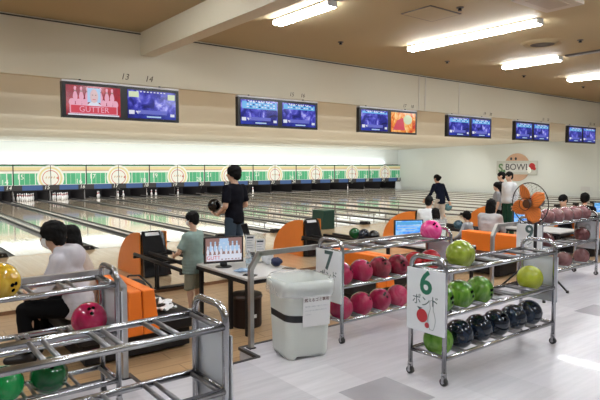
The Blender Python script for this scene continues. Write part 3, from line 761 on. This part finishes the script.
# console tables with monitor
TZ = FS + .635
s_score = screen_mat('console_score_cyan', [(.25, (.02, .1, .75)), (.5, (.1, .4, .95)), (.75, (.6, .85, 1))], 9, 1.1)
tab_m = mat('table_laminate', (.62, .60, .58), .3, var=.03)
def table_at(k, lab):
    t = thing('console_table', lab, 'table', (3.13 + 2 * PX * k, 4.95, FS), 0, 'console tables')
    MB().bx(0, .78, 0, 1.2, .61, .635, tab_m).build('table_top', t, .004)
    MB().bx(-.006, .786, -.006, 1.206, .57, .61, satin).build('apron', t)
    for x in (.03, .75):
        for y in (.05, .4, 1.1): MB().bx(x - .02, x + .02, y - .02, y + .02, 0, .57, satin).build('leg', t)
    return t
def console_monitor(k, lab, kind):
    t = thing('console_monitor', lab, 'monitor', (3.27 + 2 * PX * k + (0 if k else .02), 5.72, FS + .635), -.28 if k == 0 else -.45, 'console monitors')
    MB().bx(-.24, .24, 0, .035, .05, .365, bez).build('housing', t, .006)
    m = MB(); w, h = .44, .275; x0, z0 = -.22, .075; X = lambda f: x0 + f * w; Z = lambda f: z0 + f * h
    if kind == 'pins':
        m.bx(x0, x0 + w, -.002, 0, z0, z0 + h, g_brn)
        for f in (.14, .26, .38, .5, .62, .74, .86): pin2d(m, X(f), Z(.42), .12 + .02 * (f == .5), -.004, g_ltb, g_wh)
        for f in (.06, .18, .3, .42, .56, .68, .8, .92): pin2d(m, X(f), Z(.28), .105, -.006, g_wh, g_ltb)
        m.bx(X(.38), X(.62), -.0035, -.002, Z(.55), Z(.98), g_ltb)
        m.bx(X(.02), X(.98), -.008, -.006, Z(.02), Z(.28), g_wh); m.text('GUTT', facing((X(.21), -.0095, Z(.15)), (0, -1, 0)), .062, g_rd, .0008)
        m.bx(X(.36), X(.99), -.010, -.008, Z(.14), Z(.3), g_wh)
        for f in (.42, .52, .6, .7, .8, .88): m.bx(X(f), X(f + .05), -.010, -.008, Z(.06), Z(.1), g_brn)
    else:
        m.bx(x0, x0 + w, -.002, 0, z0, z0 + h, s_score)
        m.bx(X(.03), X(.97), -.004, -.002, Z(.78), Z(.95), g_cy); m.bx(X(.05), X(.5), -.005, -.002, Z(.08), Z(.2), g_wh); m.bx(X(.6), X(.95), -.005, -.002, Z(.1), Z(.3), g_pu)
        for r in range(3): m.bx(X(.06), X(.9 - .1 * r), -.0045, -.002, Z(.68 - r * .14), Z(.74 - r * .14), g_ltb)
    m.build('screen', t)
    MB().bx(-.04, .04, .01, .05, .01, .08, bez).build('stand', t); MB().lathe([(0, .012), (.09, .01), (.1, 0), (0, 0)], bez, (0, .02, 0)).build('base', t)
    return t
def notice(k, dx, dy, lab):
    t = thing('notice_stand', lab, 'notice stand', (3.13 + 2 * PX * k + dx, 4.95 + dy, FS + .635), -.5)
    MB().bx(-.13, .13, 0, .004, .0, .36, mat('clear_acrylic', (.8, .84, .86), .1, trans=.8, alpha=.5)).bx(-.13, .13, -.06, .06, 0, .006, mat('clear_acrylic', (.8, .84, .86), .1)).build('holder', t)
    for x, z in ((-.065, .22), (.06, .17)):
        p = MB().bx(x - .055, x + .055, -.004, -.001, z - .09, z + .12, paper).build('paper_sheet', t)
        m = MB()
        for r in range(5): m.bx(x - .042, x + .04 - .012 * (r % 3), -.005, -.004, z + .08 - r * .03, z + .09 - r * .03 + (.012 if r == 0 else 0), ink if r == 0 else grey_ink)
        m.build('text_lines', p)
tl = ['pale console table with the lit pins monitor, behind the trash can', 'console table behind the number 7 rack', 'console table beside the woman in grey', 'console table at the far right edge']
ml = ['console monitor showing white pins, on the table behind the trash can', 'blue scoring monitor behind the hot pink ball', 'blue scoring monitor seen behind the orange fan', 'pale cyan scoring monitor at the right edge']
for k in range(4): table_at(k, tl[k]); console_monitor(k, ml[k], 'pins' if k == 0 else 'score')
t = thing('support_post', 'black slanted post standing behind the pins monitor', 'post', (3.86, 6.07, TZ), -.5)
MB().prism([(-.10, 0, .44), (-.02, 0, .46), (.10, 0, .02), (.04, 0, .0)], (0, .03, 0), satin).build('post', t, .006); MB().bx(-.0, .14, -.05, .08, 0, .012, satin).build('foot', t)
notice(0, .64, .82, 'clear stand with two printed sheets on the table behind the water bottle'); notice(1, .68, .62, 'clear stand with printed sheets behind the hot pink ball')
t = thing('stool', 'dark brown drum stool under the console table', 'stool', (3.38, 5.36, FS)); MB().lathe([(0, 0), (.165, 0), (.17, .02), (.17, .33), (0, .33)], brown, n=32, smooth=False).build('drum', t, .005); MB().lathe([(0, .33), (.178, .33), (.182, .35), (.17, .375), (0, .385)], mat('stool_pad', (.05, .028, .02), .4), n=32).build('cushion', t)
MB().bx(-.02, .02, -.175, -.165, .12, .16, paper).build('tag', t)
t = thing('water_bottle', 'clear plastic water bottle beside the pins monitor', 'bottle', (3.50, 5.50, TZ)); MB().lathe([(0, 0), (.03, 0), (.033, .01), (.033, .13), (.03, .15), (.014, .185), (.013, .2)], mat('clear_plastic', (.75, .82, .86), .1, trans=.6, alpha=.7), n=20).build('bottle_body', t); MB().cyl((0, 0, .2), (0, 0, .222), .015, mat('cap_white', (.8, .8, .82), .4)).build('bottle_cap', t); MB().lathe([(.0335, .06), (.0335, .11)], mat('bottle_label', (.5, .65, .75), .4), n=20).build('bottle_sleeve', t)
def lump(name, lab, cat, loc, r, m, seed, amp=.35):
    b = MB().ell((0, 0, 0), r, m, 24, 14); b.v = [tuple(V(p) * (1 + amp * noise.noise(V(p) * 22 + V((seed, seed, 0))))) for p in b.v]
    zmin = min(p[2] for p in b.v); b.v = [(x, y, z - zmin) for x, y, z in b.v]
    o = b.build(name); o.location = loc; return tag(o, lab, cat)
lump('pouch', 'dark navy pouch on the console table near the trash can', 'pouch', (3.80, 5.36, TZ), (.07, .06, .055), mat('navy_cloth', (.01, .015, .06), .7), 3)
lump('plastic_bag', 'crumpled white plastic bag behind the navy pouch', 'bag', (3.81, 5.56, TZ), (.06, .055, .07), mat('bag_white', (.75, .77, .8), .4), 8, .6)
lump('cloth', 'crumpled pale blue cloth on the table edge by the monitor', 'cloth', (3.30, 5.33, TZ), (.09, .06, .02), mat('blue_cloth', (.3, .42, .6), .8), 5, .6)
for x, y, lab in ((3.26, 5.1, 'black phone lying at the near corner of the console table'), (3.84, 5.16, 'black phone lying on the table edge behind the trash can')):
    t = thing('phone', lab, 'phone', (x, y, TZ), .5); MB().bx(-.04, .04, -.075, .075, 0, .01, black).build('case', t, .004); MB().bx(-.036, .036, -.07, .07, .01, .0105, mat('phone_glass', (.02, .02, .03), .08)).build('glass', t)
for i, (x, y, rz, lab) in enumerate(((2.36, 5.32, .3, 'crumpled white tissue nearest the orange sofa back'), (2.45, 5.52, 1.1, 'crumpled white tissue in the middle of the black seat'), (2.36, 5.78, 2.1, 'crumpled white tissue farthest along the black seat'))):
    m = MB(); N = 9; vs = []
    for a in range(N):
        for b in range(N): vs.append(((a / (N - 1) - .5) * .2, (b / (N - 1) - .5) * .14, .03 + .05 * noise.noise(V((a * .6, b * .6, i * 7)))))
    m.raw(vs, [(a * N + b, (a + 1) * N + b, (a + 1) * N + b + 1, a * N + b + 1) for a in range(N - 1) for b in range(N - 1)], paper, True)
    o = m.build('tissue'); z0 = min(v[2] for v in vs); o.location = (x, y, FS + .352 - z0); o.rotation_euler = (0, 0, rz); tag(o, lab, 'tissue', 'tissues on the sofa')
    sd = o.modifiers.new('thick', 'SOLIDIFY'); sd.thickness = .002; sd.offset = 1
t = thing('shoulder_bag', 'black shoulder bag on the sofa seat below the ball return', 'bag', (2.36, 6.2, FS + .35))
b = MB().ell((0, 0, .09), (.15, .1, .09), mat('bag_black', (.012, .012, .014), .6), 20, 12); b.build('bag_body', t); MB().tube([(-.12, 0, .1), (-.05, .02, .22), (.08, .02, .21), (.2, -.02, .08), (.2, -.1, .02)], .012, rubber, 8).build('strap', t)

# ================================================================== FAN
t = thing('floor_fan', 'orange bladed floor fan on a black tripod by the number 9 rack', 'fan', (6.13, 3.40, HC))
fz = 1.08
MB().cyl((0, 0, .25), (0, 0, fz - .08), .02, satin, 12).build('pole', t); MB().cyl((0, 0, .2), (0, 0, .5), .03, satin, 12).build('collar', t)
for a in (-.55, 1.75, 3.9):
    l = MB().tube([(0.02 * math.cos(a), 0.02 * math.sin(a), .42), (.42 * math.cos(a), .42 * math.sin(a), .014)], .012, satin, 8).build('leg', t)
    MB().cyl((.42 * math.cos(a), .42 * math.sin(a), 0), (.42 * math.cos(a), .42 * math.sin(a), .03), .018, rubber, 10).build('rubber_foot', l)
h = bpy.data.objects.new('fan_head', MB().cyl((0, .02, 0), (0, .17, 0), .07, satin, 20, .05).mesh('fan_head')); COL.objects.link(h); h.parent = t; h.location = (-.10, 0.0, fz); h.rotation_euler = (.06, 0, -PI / 2 - .12)
g = MB()
def rg(r, y): return [(r * math.cos(2 * PI * k / 40), y, r * math.sin(2 * PI * k / 40)) for k in range(40)]
g.tube(rg(.238, -.03), .006, satin, 6, closed=True)
for r, y in ((.07, -.13),): g.tube(rg(r, y), .004, satin, 6, closed=True)
for k in range(36):
    a = 2 * PI * k / 36; c, s_ = math.cos(a), math.sin(a)
    g.tube([(.07 * c, -.13, .07 * s_), (.2 * c, -.115, .2 * s_), (.238 * c, -.03, .238 * s_)], .0011, satin, 4, caps=False)
    if k % 2 == 0: g.tube([(.07 * c, .05, .07 * s_), (.2 * c, .045, .2 * s_), (.238 * c, -.03, .238 * s_)], .0013, satin, 4, caps=False)
g.build('guard', h)
MB().cyl((0, -.10, 0), (0, 0.0, 0), .05, mat('fan_hub', (.10, .035, .012), .35), 20).build('hub', h)
for q in range(4):
    b = MB(); a0 = q * PI / 2 + .45; G = []
    for i in range(7):
        r = .045 + .185 * i / 6; hw = (.35 + .65 * math.sin(PI * min(1, (i + .8) / 6.8) ** .9)) * .088
        if i == 6: hw = .035
        for j in range(7):
            w = (j / 6 - .5) * 2 * hw; x, z = r, w
            y = -.055 + .35 * w
            G.append((x * math.cos(a0) - z * math.sin(a0), y, x * math.sin(a0) + z * math.cos(a0)))
    b.raw(G, [(i * 7 + j, (i + 1) * 7 + j, (i + 1) * 7 + j + 1, i * 7 + j + 1) for i in range(6) for j in range(6)], fan_orange, True)
    o = b.build('blade', h); sd = o.modifiers.new('thick', 'SOLIDIFY'); sd.thickness = .004

# ================================================================== PEOPLE
def remesh(mb, name, vox, smooth=3, warp=0, wsc=30):
    o = bpy.data.objects.new(name, mb.mesh(name)); COL.objects.link(o)
    r = o.modifiers.new('r', 'REMESH'); r.mode = 'VOXEL'; r.voxel_size = vox; r.use_smooth_shade = True
    if smooth: k = o.modifiers.new('s', 'SMOOTH'); k.iterations = smooth; k.factor = .5
    me = bpy.data.meshes.new_from_object(o.evaluated_get(bpy.context.evaluated_depsgraph_get()))
    me.name = name
    for m in mb.mats:
        if m.name not in [x.name for x in me.materials if x]: me.materials.append(m)
    bpy.data.objects.remove(o)
    if warp:
        for v in me.vertices: v.co += v.normal * warp * noise.noise(v.co * wsc)
    me.polygons.foreach_set('use_smooth', [True] * len(me.polygons))
    return me
def standing(**k):
    J = dict(pelvis=V((0, 0, .96)), waist=V((0, .0, 1.10)), chest=V((0, .01, 1.30)), neck=V((0, -.01, 1.46)), head=V((0, .02, 1.63)))
    for s_, n in ((-1, 'l'), (1, 'r')):
        J['sh' + n] = V((s_ * .185, -.005, 1.41)); J['el' + n] = V((s_ * .235, -.03, 1.13)); J['wr' + n] = V((s_ * .25, .05, .89))
        J['hip' + n] = V((s_ * .085, 0, .93)); J['kn' + n] = V((s_ * .10, .02, .50)); J['an' + n] = V((s_ * .11, -.02, .09)); J['to' + n] = V((s_ * .13, .15, .035))
    J.update({a: (b if isinstance(b, float) else V(b)) for a, b in k.items()}); return J
def seated(lean=.15, **k):
    J = {}; P = V((0, 0, .50)); d = V((0, math.sin(lean), math.cos(lean)))
    J['pelvis'] = P; J['waist'] = P + V((0, 0.0, .13)); J['chest'] = P + d * .34; J['neck'] = P + d * .50; J['head'] = P + d * .62 + V((0, .03, .05))
    for s_, n in ((-1, 'l'), (1, 'r')):
        J['sh' + n] = P + d * .455 + V((s_ * .18, 0, 0)); J['el' + n] = J['sh' + n] + V((s_ * .05, .10, -.26)); J['wr' + n] = V((s_ * .12, .34, .58))
        J['hip' + n] = V((s_ * .09, 0.02, .49)); J['kn' + n] = V((s_ * .11, .44, .49)); J['an' + n] = V((s_ * .11, .42, .09)); J['to' + n] = V((s_ * .13, .59, .035))
    J.update({a: (b if isinstance(b, float) else V(b)) for a, b in k.items()}); return J
def human(label, loc, rz, height, J, top, bottom, sleeves='long', legs='long', hair='short', look=(0, 1, -.05), shoe=None, mask=False, group=None, vox=.016, hands='relaxed', hood=False, hem=.02, girth=1.0):
    t = thing('person', label, 'person', loc, rz, group)
    s = height / 1.75; t.scale = (s, s, s)
    J = {k: (v if isinstance(v, float) else V(v)) for k, v in J.items()}
    lat = (J['shr'] - J['shl']).normalized()
    spine = [J['pelvis'], J['waist'], J['chest'], J['neck']]
    def torso(m, mt, g, top_f=1.0, low=0.0):
        st = [(-.05, .150, .112), (.0, .158, .115), (.30, .142, .10), (.62, .165, .112), (.85, .165, .10), (.97, .11, .08)]
        cum = [0]
        for a, b in zip(spine, spine[1:]): cum.append(cum[-1] + (b - a).length)
        def at(f):
            d = f * cum[-1]
            for i in range(3):
                if d <= cum[i + 1] or i == 2: return spine[i].lerp(spine[i + 1], (d - cum[i]) / (cum[i + 1] - cum[i])), (spine[i + 1] - spine[i]).normalized()
        for k in range(19):
            f = -.05 + 1.03 * k / 18
            for (f0, a0, b0), (f1, a1, b1) in zip(st, st[1:]):
                if f <= f1 or f1 == .97:
                    u = min(1, max(0, (f - f0) / (f1 - f0))); rx, ry = a0 + (a1 - a0) * u, b0 + (b1 - b0) * u; break
            if f < low: continue
            p, up = at(f); fw = up.cross(lat).normalized(); M = Matrix((lat, fw, up)).transposed()
            m.ell(p, (rx * g, ry * g, .05), mt, 16, 8, M)
        for n in 'lr': m.cap(J['neck'].lerp(J['chest'], .25), .06 * g, J['sh' + n], .056 * g, mt)
    b = MB(); torso(b, skin, .93)
    fwd = V(look).normalized(); hx = fwd.cross(V((0, 0, 1))).normalized(); hu = hx.cross(fwd); HM = Matrix((hx, fwd, hu)).transposed(); H = J['head']
    hp = lambda x, y, z: H + HM @ V((x, y, z))
    b.cap(J['neck'] - V((0, 0, .03)), .06, hp(0, -.015, -.06), .052, skin)
    b.ell(hp(0, -.008, .025), (.076, .096, .098), skin, 20, 14, HM); b.ell(hp(0, .022, -.05), (.058, .068, .066), skin, 16, 12, HM); b.ell(hp(0, .055, -.085), (.03, .03, .025), skin, 12, 8, HM)
    b.cap(hp(0, .088, .015), .010, hp(0, .106, -.02), .014, skin)
    for sx in (-1, 1): b.ell(hp(sx * .08, -.005, -.005), (.014, .024, .034), skin, 10, 8, HM)
    b.cap(hp(-.022, .082, -.052), .009, hp(.022, .082, -.052), .009, skin)
    for n in 'lr':
        b.cap(J['sh' + n], .05, J['el' + n], .04, skin); b.cap(J['el' + n], .042, J['wr' + n], .028, skin)
        b.cap(J['hip' + n], .085, J['kn' + n], .056, skin); b.cap(J['kn' + n], .057, J['an' + n], .036, skin)
        b.ell(J['kn' + n].lerp(J['an' + n], .3) - V((0, .02, 0)), (.05, .055, .11), skin, 12, 8)
        b.cap(J['an' + n] - V((0, .02, .04)), .038, J['to' + n], .026, skin)
    me = remesh(b, 'person_body', vox)
    # hands: palm, four unequal bent fingers and a thumb on its side, rooted in the wrist
    hb = MB()
    for n, sg in (('l', -1), ('r', 1)):
        w = J['wr' + n]; d = J.get('hand' + n)
        d = (V(d) if d is not None else (w - J['el' + n])).normalized()
        pn = J.get('palm' + n); pn = V(pn) if pn is not None else V((-sg, .2, 0))
        pn = (pn - d * pn.dot(d)).normalized(); sd = d.cross(pn)           # side
        if sd.dot(V((0, 1, .3))) < 0: sd = -sd
        P = Matrix((sd, d, pn)).transposed()
        hb.ell(w + d * .045, (.041, .056, .019), skin, 14, 10, P); hb.cap(w - d * .02, .026, w + d * .03, .024, skin)
        curl = J.get('curl' + n, .5); curl = curl if isinstance(curl, (int, float)) else curl[0]
        for k, (off, ln) in enumerate(((.030, .072), (.011, .082), (-.009, .077), (-.028, .060))):
            p = w + d * .085 + sd * off; dd = d.copy(); L_ = [ln * .45, ln * .32, ln * .25]; r = .0098
            a = curl * (.5 + .1 * k)
            for l in L_:
                dd = (dd * math.cos(a) + pn * math.sin(a)).normalized(); q = p + dd * l; hb.cap(p, r, q, r * .9, skin); p = q; r *= .9
        p = w + d * .02 + sd * .032; q = p + (d * .6 + sd * .65 + pn * .3).normalized() * .045; hb.cap(p, .0125, q, .011, skin); hb.cap(q, .011, q + (d * .9 + sd * .1 + pn * .5).normalized() * .034, .0085, skin)
    import bmesh
    bm = bmesh.new(); bm.from_mesh(me); hm = hb.mesh('h'); bm.from_mesh(hm); bm.to_mesh(me); bm.free(); bpy.data.meshes.remove(hm)
    me.polygons.foreach_set('use_smooth', [True] * len(me.polygons)); me.polygons.foreach_set('material_index', [0] * len(me.polygons))
    bo = bpy.data.objects.new('body', me); COL.objects.link(bo); bo.parent = t
    def child(m, name, v=vox, sm=3, warp=0, wsc=30):
        o = bpy.data.objects.new(name, remesh(m, name, v, sm, warp, wsc)); COL.objects.link(o); o.parent = t; return o
    # shirt
    m = MB(); torso(m, top, 1.13 * girth, low=0)
    lo = J['pelvis'] - (J['waist'] - J['pelvis']).normalized() * hem
    m.tube([lo, J['waist']], [.155, .15], top, 16) if False else None
    up = (J['waist'] - J['pelvis']).normalized(); fw = up.cross(lat).normalized(); M = Matrix((lat, fw, up)).transposed()
    for k in range(5): m.ell(J['pelvis'] + up * (.06 - (hem + .06) * k / 4), (.182 * girth, .132 * girth, .045), top, 16, 8, M)
    for n in 'lr':
        sh, el, wr = J['sh' + n], J['el' + n], J['wr' + n]
        if sleeves == 'long':
            m.cap(sh, .068, el, .056, top); m.cap(el, .056, el.lerp(wr, .8), .046, top); m.tube([el.lerp(wr, .7), el.lerp(wr, .93)], [.046, .043], top, 12)
        else:
            f = .80; m.cap(sh, .07, sh.lerp(el, f * .7), .066, top); m.tube([sh.lerp(el, .3), sh.lerp(el, f)], [.068, .07], top, 14)
    if hood:
        for a in range(9):
            an = PI * (a / 8 - .0) + 0; m.ell(J['neck'] + V((.10 * math.cos(an), -.01 - .11 * math.sin(an), .03)), (.05, .055, .055), top, 10, 8)
        m.ell(J['neck'] + V((0, -.13, -.03)), (.15, .095, .125), top, 14, 10)
    child(m, 'top_garment', vox, 3, .006, 14)
    # trousers
    m = MB(); 
    m.ell(J['pelvis'].lerp(J['hipl'].lerp(J['hipr'], .5), .5), (.168, .125, .10), bottom, 18, 12, Matrix((lat, V((0, 0, 1)).cross(lat).normalized(), V((0, 0, 1)))).transposed())
    for n in 'lr':
        h_, k_, a_ = J['hip' + n], J['kn' + n], J['an' + n]
        if legs == 'long': m.cap(h_, .102, k_, .075, bottom); m.cap(k_, .075, k_.lerp(a_, .85), .06, bottom); m.tube([k_.lerp(a_, .6), k_.lerp(a_, .98)], [.064, .064], bottom, 14)
        else: m.cap(h_, .105, k_, .085, bottom); m.tube([k_, k_.lerp(a_, .12)], [.09, .095], bottom, 14)
    child(m, 'trousers' if legs == 'long' else 'shorts', vox, 3, .006, 14)
    for n in 'lr':
        m = MB(); a_, to = J['an' + n], J['to' + n]; sm_ = shoe or black
        fwd_ = (to - a_); fwd_.z = 0; base = V((a_.x, a_.y, 0))
        m.cap(base - fwd_.normalized() * .035 + V((0, 0, .05)), .046, V((to.x, to.y, .042)), .038, sm_); m.ell(base + V((0, 0, .075)), (.048, .055, .045), sm_, 12, 8)
        m.v = [(x, y, max(z, .004)) for x, y, z in m.v]
        child(m, 'shoe', .012, 1)
    # hair
    m = MB()
    m.ell(hp(0, -.012, .045), (.088, .108, .092), hair_m, 20, 14, HM); m.ell(hp(0, -.05, -.005), (.08, .066, .085), hair_m, 16, 12, HM)
    if hair in ('long', 'bob'):
        for sx in (-1, 1): m.ell(hp(sx * .065, -.03, -.05), (.035, .06, .11), hair_m, 12, 10, HM)
        m.ell(hp(0, -.07, -.08), (.085, .05, .12 if hair == 'bob' else .2), hair_m, 16, 12, HM)
    if hair == 'full':
        m.ell(hp(0, -.02, .05), (.10, .118, .10), hair_m, 20, 14, HM); m.ell(hp(0, -.055, 0), (.092, .075, .10), hair_m, 16, 12, HM)
        for sx in (-1, 1): m.ell(hp(sx * .075, -.005, .01), (.022, .05, .05), hair_m, 12, 8, HM)
    if hair == 'bun': m.ell(hp(0, -.125, .02), (.05, .055, .055), hair_m, 12, 10, HM)
    child(m, 'hair', .011, 1, .010, 38)
    if hair == 'cap':
        pass
    eyew = mat('eye_white', (.75, .74, .72), .3)
    for sx in (-1, 1):
        e = MB().ell(hp(sx * .031, .074, .012), (.014, .012, .009), eyew, 10, 8, HM).ell(hp(sx * .031, .083, .012), (.006, .005, .006), black, 8, 6, HM); e.build('eye', t)
        MB().cap(hp(sx * .018, .088, .032), .0035, hp(sx * .044, .078, .032), .0035, hair_m).build('eyebrow', t)
    if mask:
        m = MB(); G = []; NU, NV = 13, 9
        for j in range(NV):
            for i in range(NU):
                a = (i / (NU - 1) - .5) * 2.1; z = -.004 - .096 * j / (NV - 1)
                q = 1 - .25 * (abs(j - 3.5) / 4) ** 2 - (.2 if j > 6 else 0)
                G.append(hp(.081 * math.sin(a) * (1 - .0 * j), .004 + .098 * math.cos(a) ** 1.2 * q if abs(a) < 1.5 else 0, z))
        m.raw(G, [(j * NU + i, (j + 1) * NU + i, (j + 1) * NU + i + 1, j * NU + i + 1) for j in range(NV - 1) for i in range(NU - 1)], mask_m, True)
        o = m.build('face_mask', t); sd = o.modifiers.new('thick', 'SOLIDIFY'); sd.thickness = .003
        for sx in (-1, 1): MB().tube([hp(sx * .068, .055, -.01), hp(sx * .083, .02, 0), hp(sx * .09, -.015, .015)], .002, mask_m, 5).build('ear_loop', t)
    return t
def cloth(n, c, r=.9, bump=.12): return mat('cloth_' + n, c, r, var=.12, scale=14, bump=bump, spec=.15)
navy_tee = cloth('black_tee', (.004, .004, .008)); denim = cloth('denim', (.05, .075, .11)); 
# man with the ball
human('young man in a black T-shirt and jeans holding a black bowling ball at his waist', (4.54, 7.55, 0), .30, 1.775,
      standing(ell=(-.235, -.03, 1.14), wrl=(-.17, .20, 1.00), elr=(.235, -.03, 1.14), wrr=(.06, .235, 1.02), handl=(.25, 1, .12), palml=(.2, .1, 1), handr=(-.5, 1, .1), palmr=(-.6, -.1, 1), curll=.35, curlr=.35),
      navy_tee, denim, 'short', hair='full', look=(-.55, 1, -.02), hem=.07)
M4 = Matrix.Translation(V((4.54, 7.55, 0))) @ Matrix.Rotation(.30, 4, 'Z')
ball('black', M4 @ V((-.12, .325, 1.155)), 'black bowling ball held by the young man in the black T-shirt')
# boy
sage = cloth('sage_shirt', (.25, .34, .31)); khaki = cloth('khaki_shorts', (.27, .27, .2)); wht_shoe = mat('white_sandal', (.75, .75, .72), .5)
human('small boy in a sage green shirt and face mask standing by the ball return', (3.15, 6.24, FS), .50, 1.29,
      standing(pelvis=(0, 0, .86), waist=(0, 0, .98), chest=(0, .01, 1.18), neck=(0, -.01, 1.36), head=(0, .025, 1.585), shl=(-.185, 0, 1.31), shr=(.185, 0, 1.31), ell=(-.30, .08, 1.06), elr=(.25, -.02, 1.03), wrl=(-.17, .26, .98), wrr=(.22, .09, .82),
               hipl=(-.085, 0, .84), hipr=(.085, 0, .84), knl=(-.1, .02, .46), knr=(.1, .0, .46)),
      sage, khaki, 'short', 'short', hair='full', look=(-.55, 1, -.12), shoe=wht_shoe, mask=True, hem=.15, vox=.016, girth=1.3)
# pair on the left sofa
hoodie = cloth('grey_hoodie', (.55, .53, .57)); beige = cloth('beige_coat', (.5, .43, .37)); blk = cloth('black_trousers', (.004, .004, .005))
human('person in a pale grey hoodie and face mask seated on the left sofa', (1.53, 5.45, FS), 1.1, 1.80,
      seated(.30, wrl=(-.1, .40, .62), wrr=(.1, .40, .62)), hoodie, blk, hair='full', look=(.0, 1, -.12), mask=True, hood=True, hem=.08, girth=1.12)
human('person in a beige coat with black hair seated behind the grey hoodie', (1.76, 5.98, FS), 1.1, 1.66,
      seated(.2), beige, blk, hair='long', look=(.1, 1, -.1), hem=.08, girth=1.12)
# bowler at the foul line
navy_j = cloth('navy_jacket', (.006, .009, .022)); ivory = cloth('ivory_trousers', (.55, .5, .45))
bx_, by_ = 12.52, 9.75
human('bowler in a dark navy jacket stepping forward with a teal ball in the right hand', (bx_, by_, 0), -.1, 1.56,
      standing(chest=(0, .09, 1.28), neck=(0, .13, 1.43), head=(0, .18, 1.59), shl=(-.185, .1, 1.38), shr=(.185, .1, 1.38), ell=(-.30, .12, 1.13), wrl=(-.38, .25, .95), elr=(.28, .03, 1.1), wrr=(.345, -.04, .86), knl=(-.1, .16, .51), anl=(-.11, .16, .1), tol=(-.12, .33, .035), anr=(.11, -.2, .12), tor=(.12, -.04, .035), knr=(.1, .02, .5), palmr=(0, 1, 0), curlr=.3),
      navy_j, ivory, hair='bun', look=(-.1, 1, -.1), hem=.12, vox=.02)
Mb = Matrix.Translation(V((bx_, by_, 0))) @ Matrix.Rotation(-.1, 4, 'Z')
ball('teal', Mb @ V((.335, .03, .61)), 'teal bowling ball in the right hand of the bowler in navy')
# seated people further off
wtee = cloth('white_tee', (.74, .76, .78)); gsw = cloth('grey_sweater', (.42, .41, .42)); chk = cloth('checked_shirt', (.4, .4, .42)); dkc = cloth('charcoal_top', (.006, .006, .008)); vest = cloth('grey_vest', (.25, .25, .26)); gpan = cloth('green_trousers', (.02, .07, .045))
human('person in a white top seated beyond the hot pink ball, seen from behind', (8.82, 7.2, FS), -1.2, 1.66, seated(.18), wtee, blk, hair='short', look=(.1, 1, -.1), vox=.02)
human('dark haired child seated close against the person in the white top', (8.43, 6.62, FS), -.25, 1.40, seated(.12), beige, blk, hair='bob', look=(0, 1, -.1), vox=.02)
human('child in a checked shirt seated left of the woman in grey', (9.0, 6.32, FS), .2, 1.30, seated(.1), chk, blk, hair='full', look=(.2, 1, -.1), vox=.02)
human('woman with long black hair and grey sweater seated with her back turned', (8.86, 5.82, FS), -1.45, 1.66, seated(.12), gsw, blk, hair='long', look=(0, 1, -.05), vox=.02, girth=1.15)
for k, (x, y, w) in enumerate(((8.82, 7.2, 'under the person in the white top'), (8.43, 6.62, 'under the child beside the white top'), (9.0, 6.32, 'under the child in the checked shirt'))):
    zs = (.38, .33, .29)[k]
    t = thing('stool', f'dark brown drum stool {w}', 'stool', (x, y, FS)); MB().lathe([(0, 0), (.15, 0), (.15, zs - .05), (0, zs - .05)], brown, n=24).build('drum', t); MB().lathe([(0, zs - .05), (.16, zs - .05), (.16, zs - .02), (0, zs)], brown, n=24).build('cushion', t)
human('person in a white sweater standing before the wall sign', (12.42, 7.6, 0), 1.3, 1.63, standing(), wtee, gpan, hair='short', look=(.1, 1, 0), vox=.02, girth=1.05)
human('person in dark clothes standing behind the white sweater', (12.80, 8.05, 0), .3, 1.62, standing(), dkc, blk, hair='short', look=(-.3, 1, 0), vox=.02)
human('boy in a grey vest over black standing left of the white sweater', (11.75, 7.5, 0), .6, 1.38, standing(), vest, blk, 'short', hair='full', look=(-.3, 1, 0), vox=.02)
human('person in a black top looking at a phone on the right sofa', (11.55, 5.75, FS), 1.4, 1.66, seated(.12, wrl=(-.06, .32, .78), wrr=(.06, .32, .78)), dkc, blk, hair='short', look=(0, 1, -.3), vox=.02)
human('person in black seated at the right behind the mauve balls', (12.28, 5.72, FS), -1.4, 1.66, seated(.1), dkc, blk, hair='full', look=(0, 1, -.1), vox=.02)

# ================================================================== LIGHT
def area(name, loc, rot, sx, sy, p, col=(1, .96, .88)):
    l = bpy.data.lights.new(name, 'AREA'); l.shape = 'RECTANGLE'; l.size = sx; l.size_y = sy; l.energy = p; l.color = col
    o = bpy.data.objects.new(name, l); COL.objects.link(o); o.location = loc; o.rotation_euler = rot; return o
# lane lighting, mounted behind each ceiling drop and aimed down the lanes
for i, (y, z, p) in enumerate(((12.35, 3.14, 310), (16.65, 3.06, 600), (21.65, 2.98, 600))):
    area('lane_light', (12.1, y, z), (math.radians(25), 0, 0), 36.2, .12, p, (1, .97, .91))
area('lane_light', (12.1, 26.3, 2.92), (math.radians(46), 0, 0), 36.2, .12, 110, (.95, .98, 1))
area('cove_light', (12.1, 28.62, 1.88), (math.radians(150), 0, 0), 36.2, .08, 170, (.90, .97, 1))
area('pin_light', (12.5, 29.0, 1.6), (math.radians(35), 0, 0), 36, .1, 600, (1, 1, 1))
w = bpy.data.worlds.new('hall'); S.world = w; w.use_nodes = True
w.node_tree.nodes['Background'].inputs[0].default_value = (1, .98, .95, 1); w.node_tree.nodes['Background'].inputs[1].default_value = .2

# ================================================================== CAMERA
cd = bpy.data.cameras.new('camera'); cam = bpy.data.objects.new('camera', cd); COL.objects.link(cam)
cam.location = (0, 0, 1.8); cam.rotation_euler = (PI / 2 - math.atan(35 / 553), 0, -math.radians(37.8))
cd.sensor_width = 36; cd.lens = 553 * 36 / 600; cd.clip_end = 200
S.camera = cam
S.view_settings.view_transform = 'Standard'; S.view_settings.look = 'None'; S.view_settings.gamma = 1; S.view_settings.exposure = 0.0
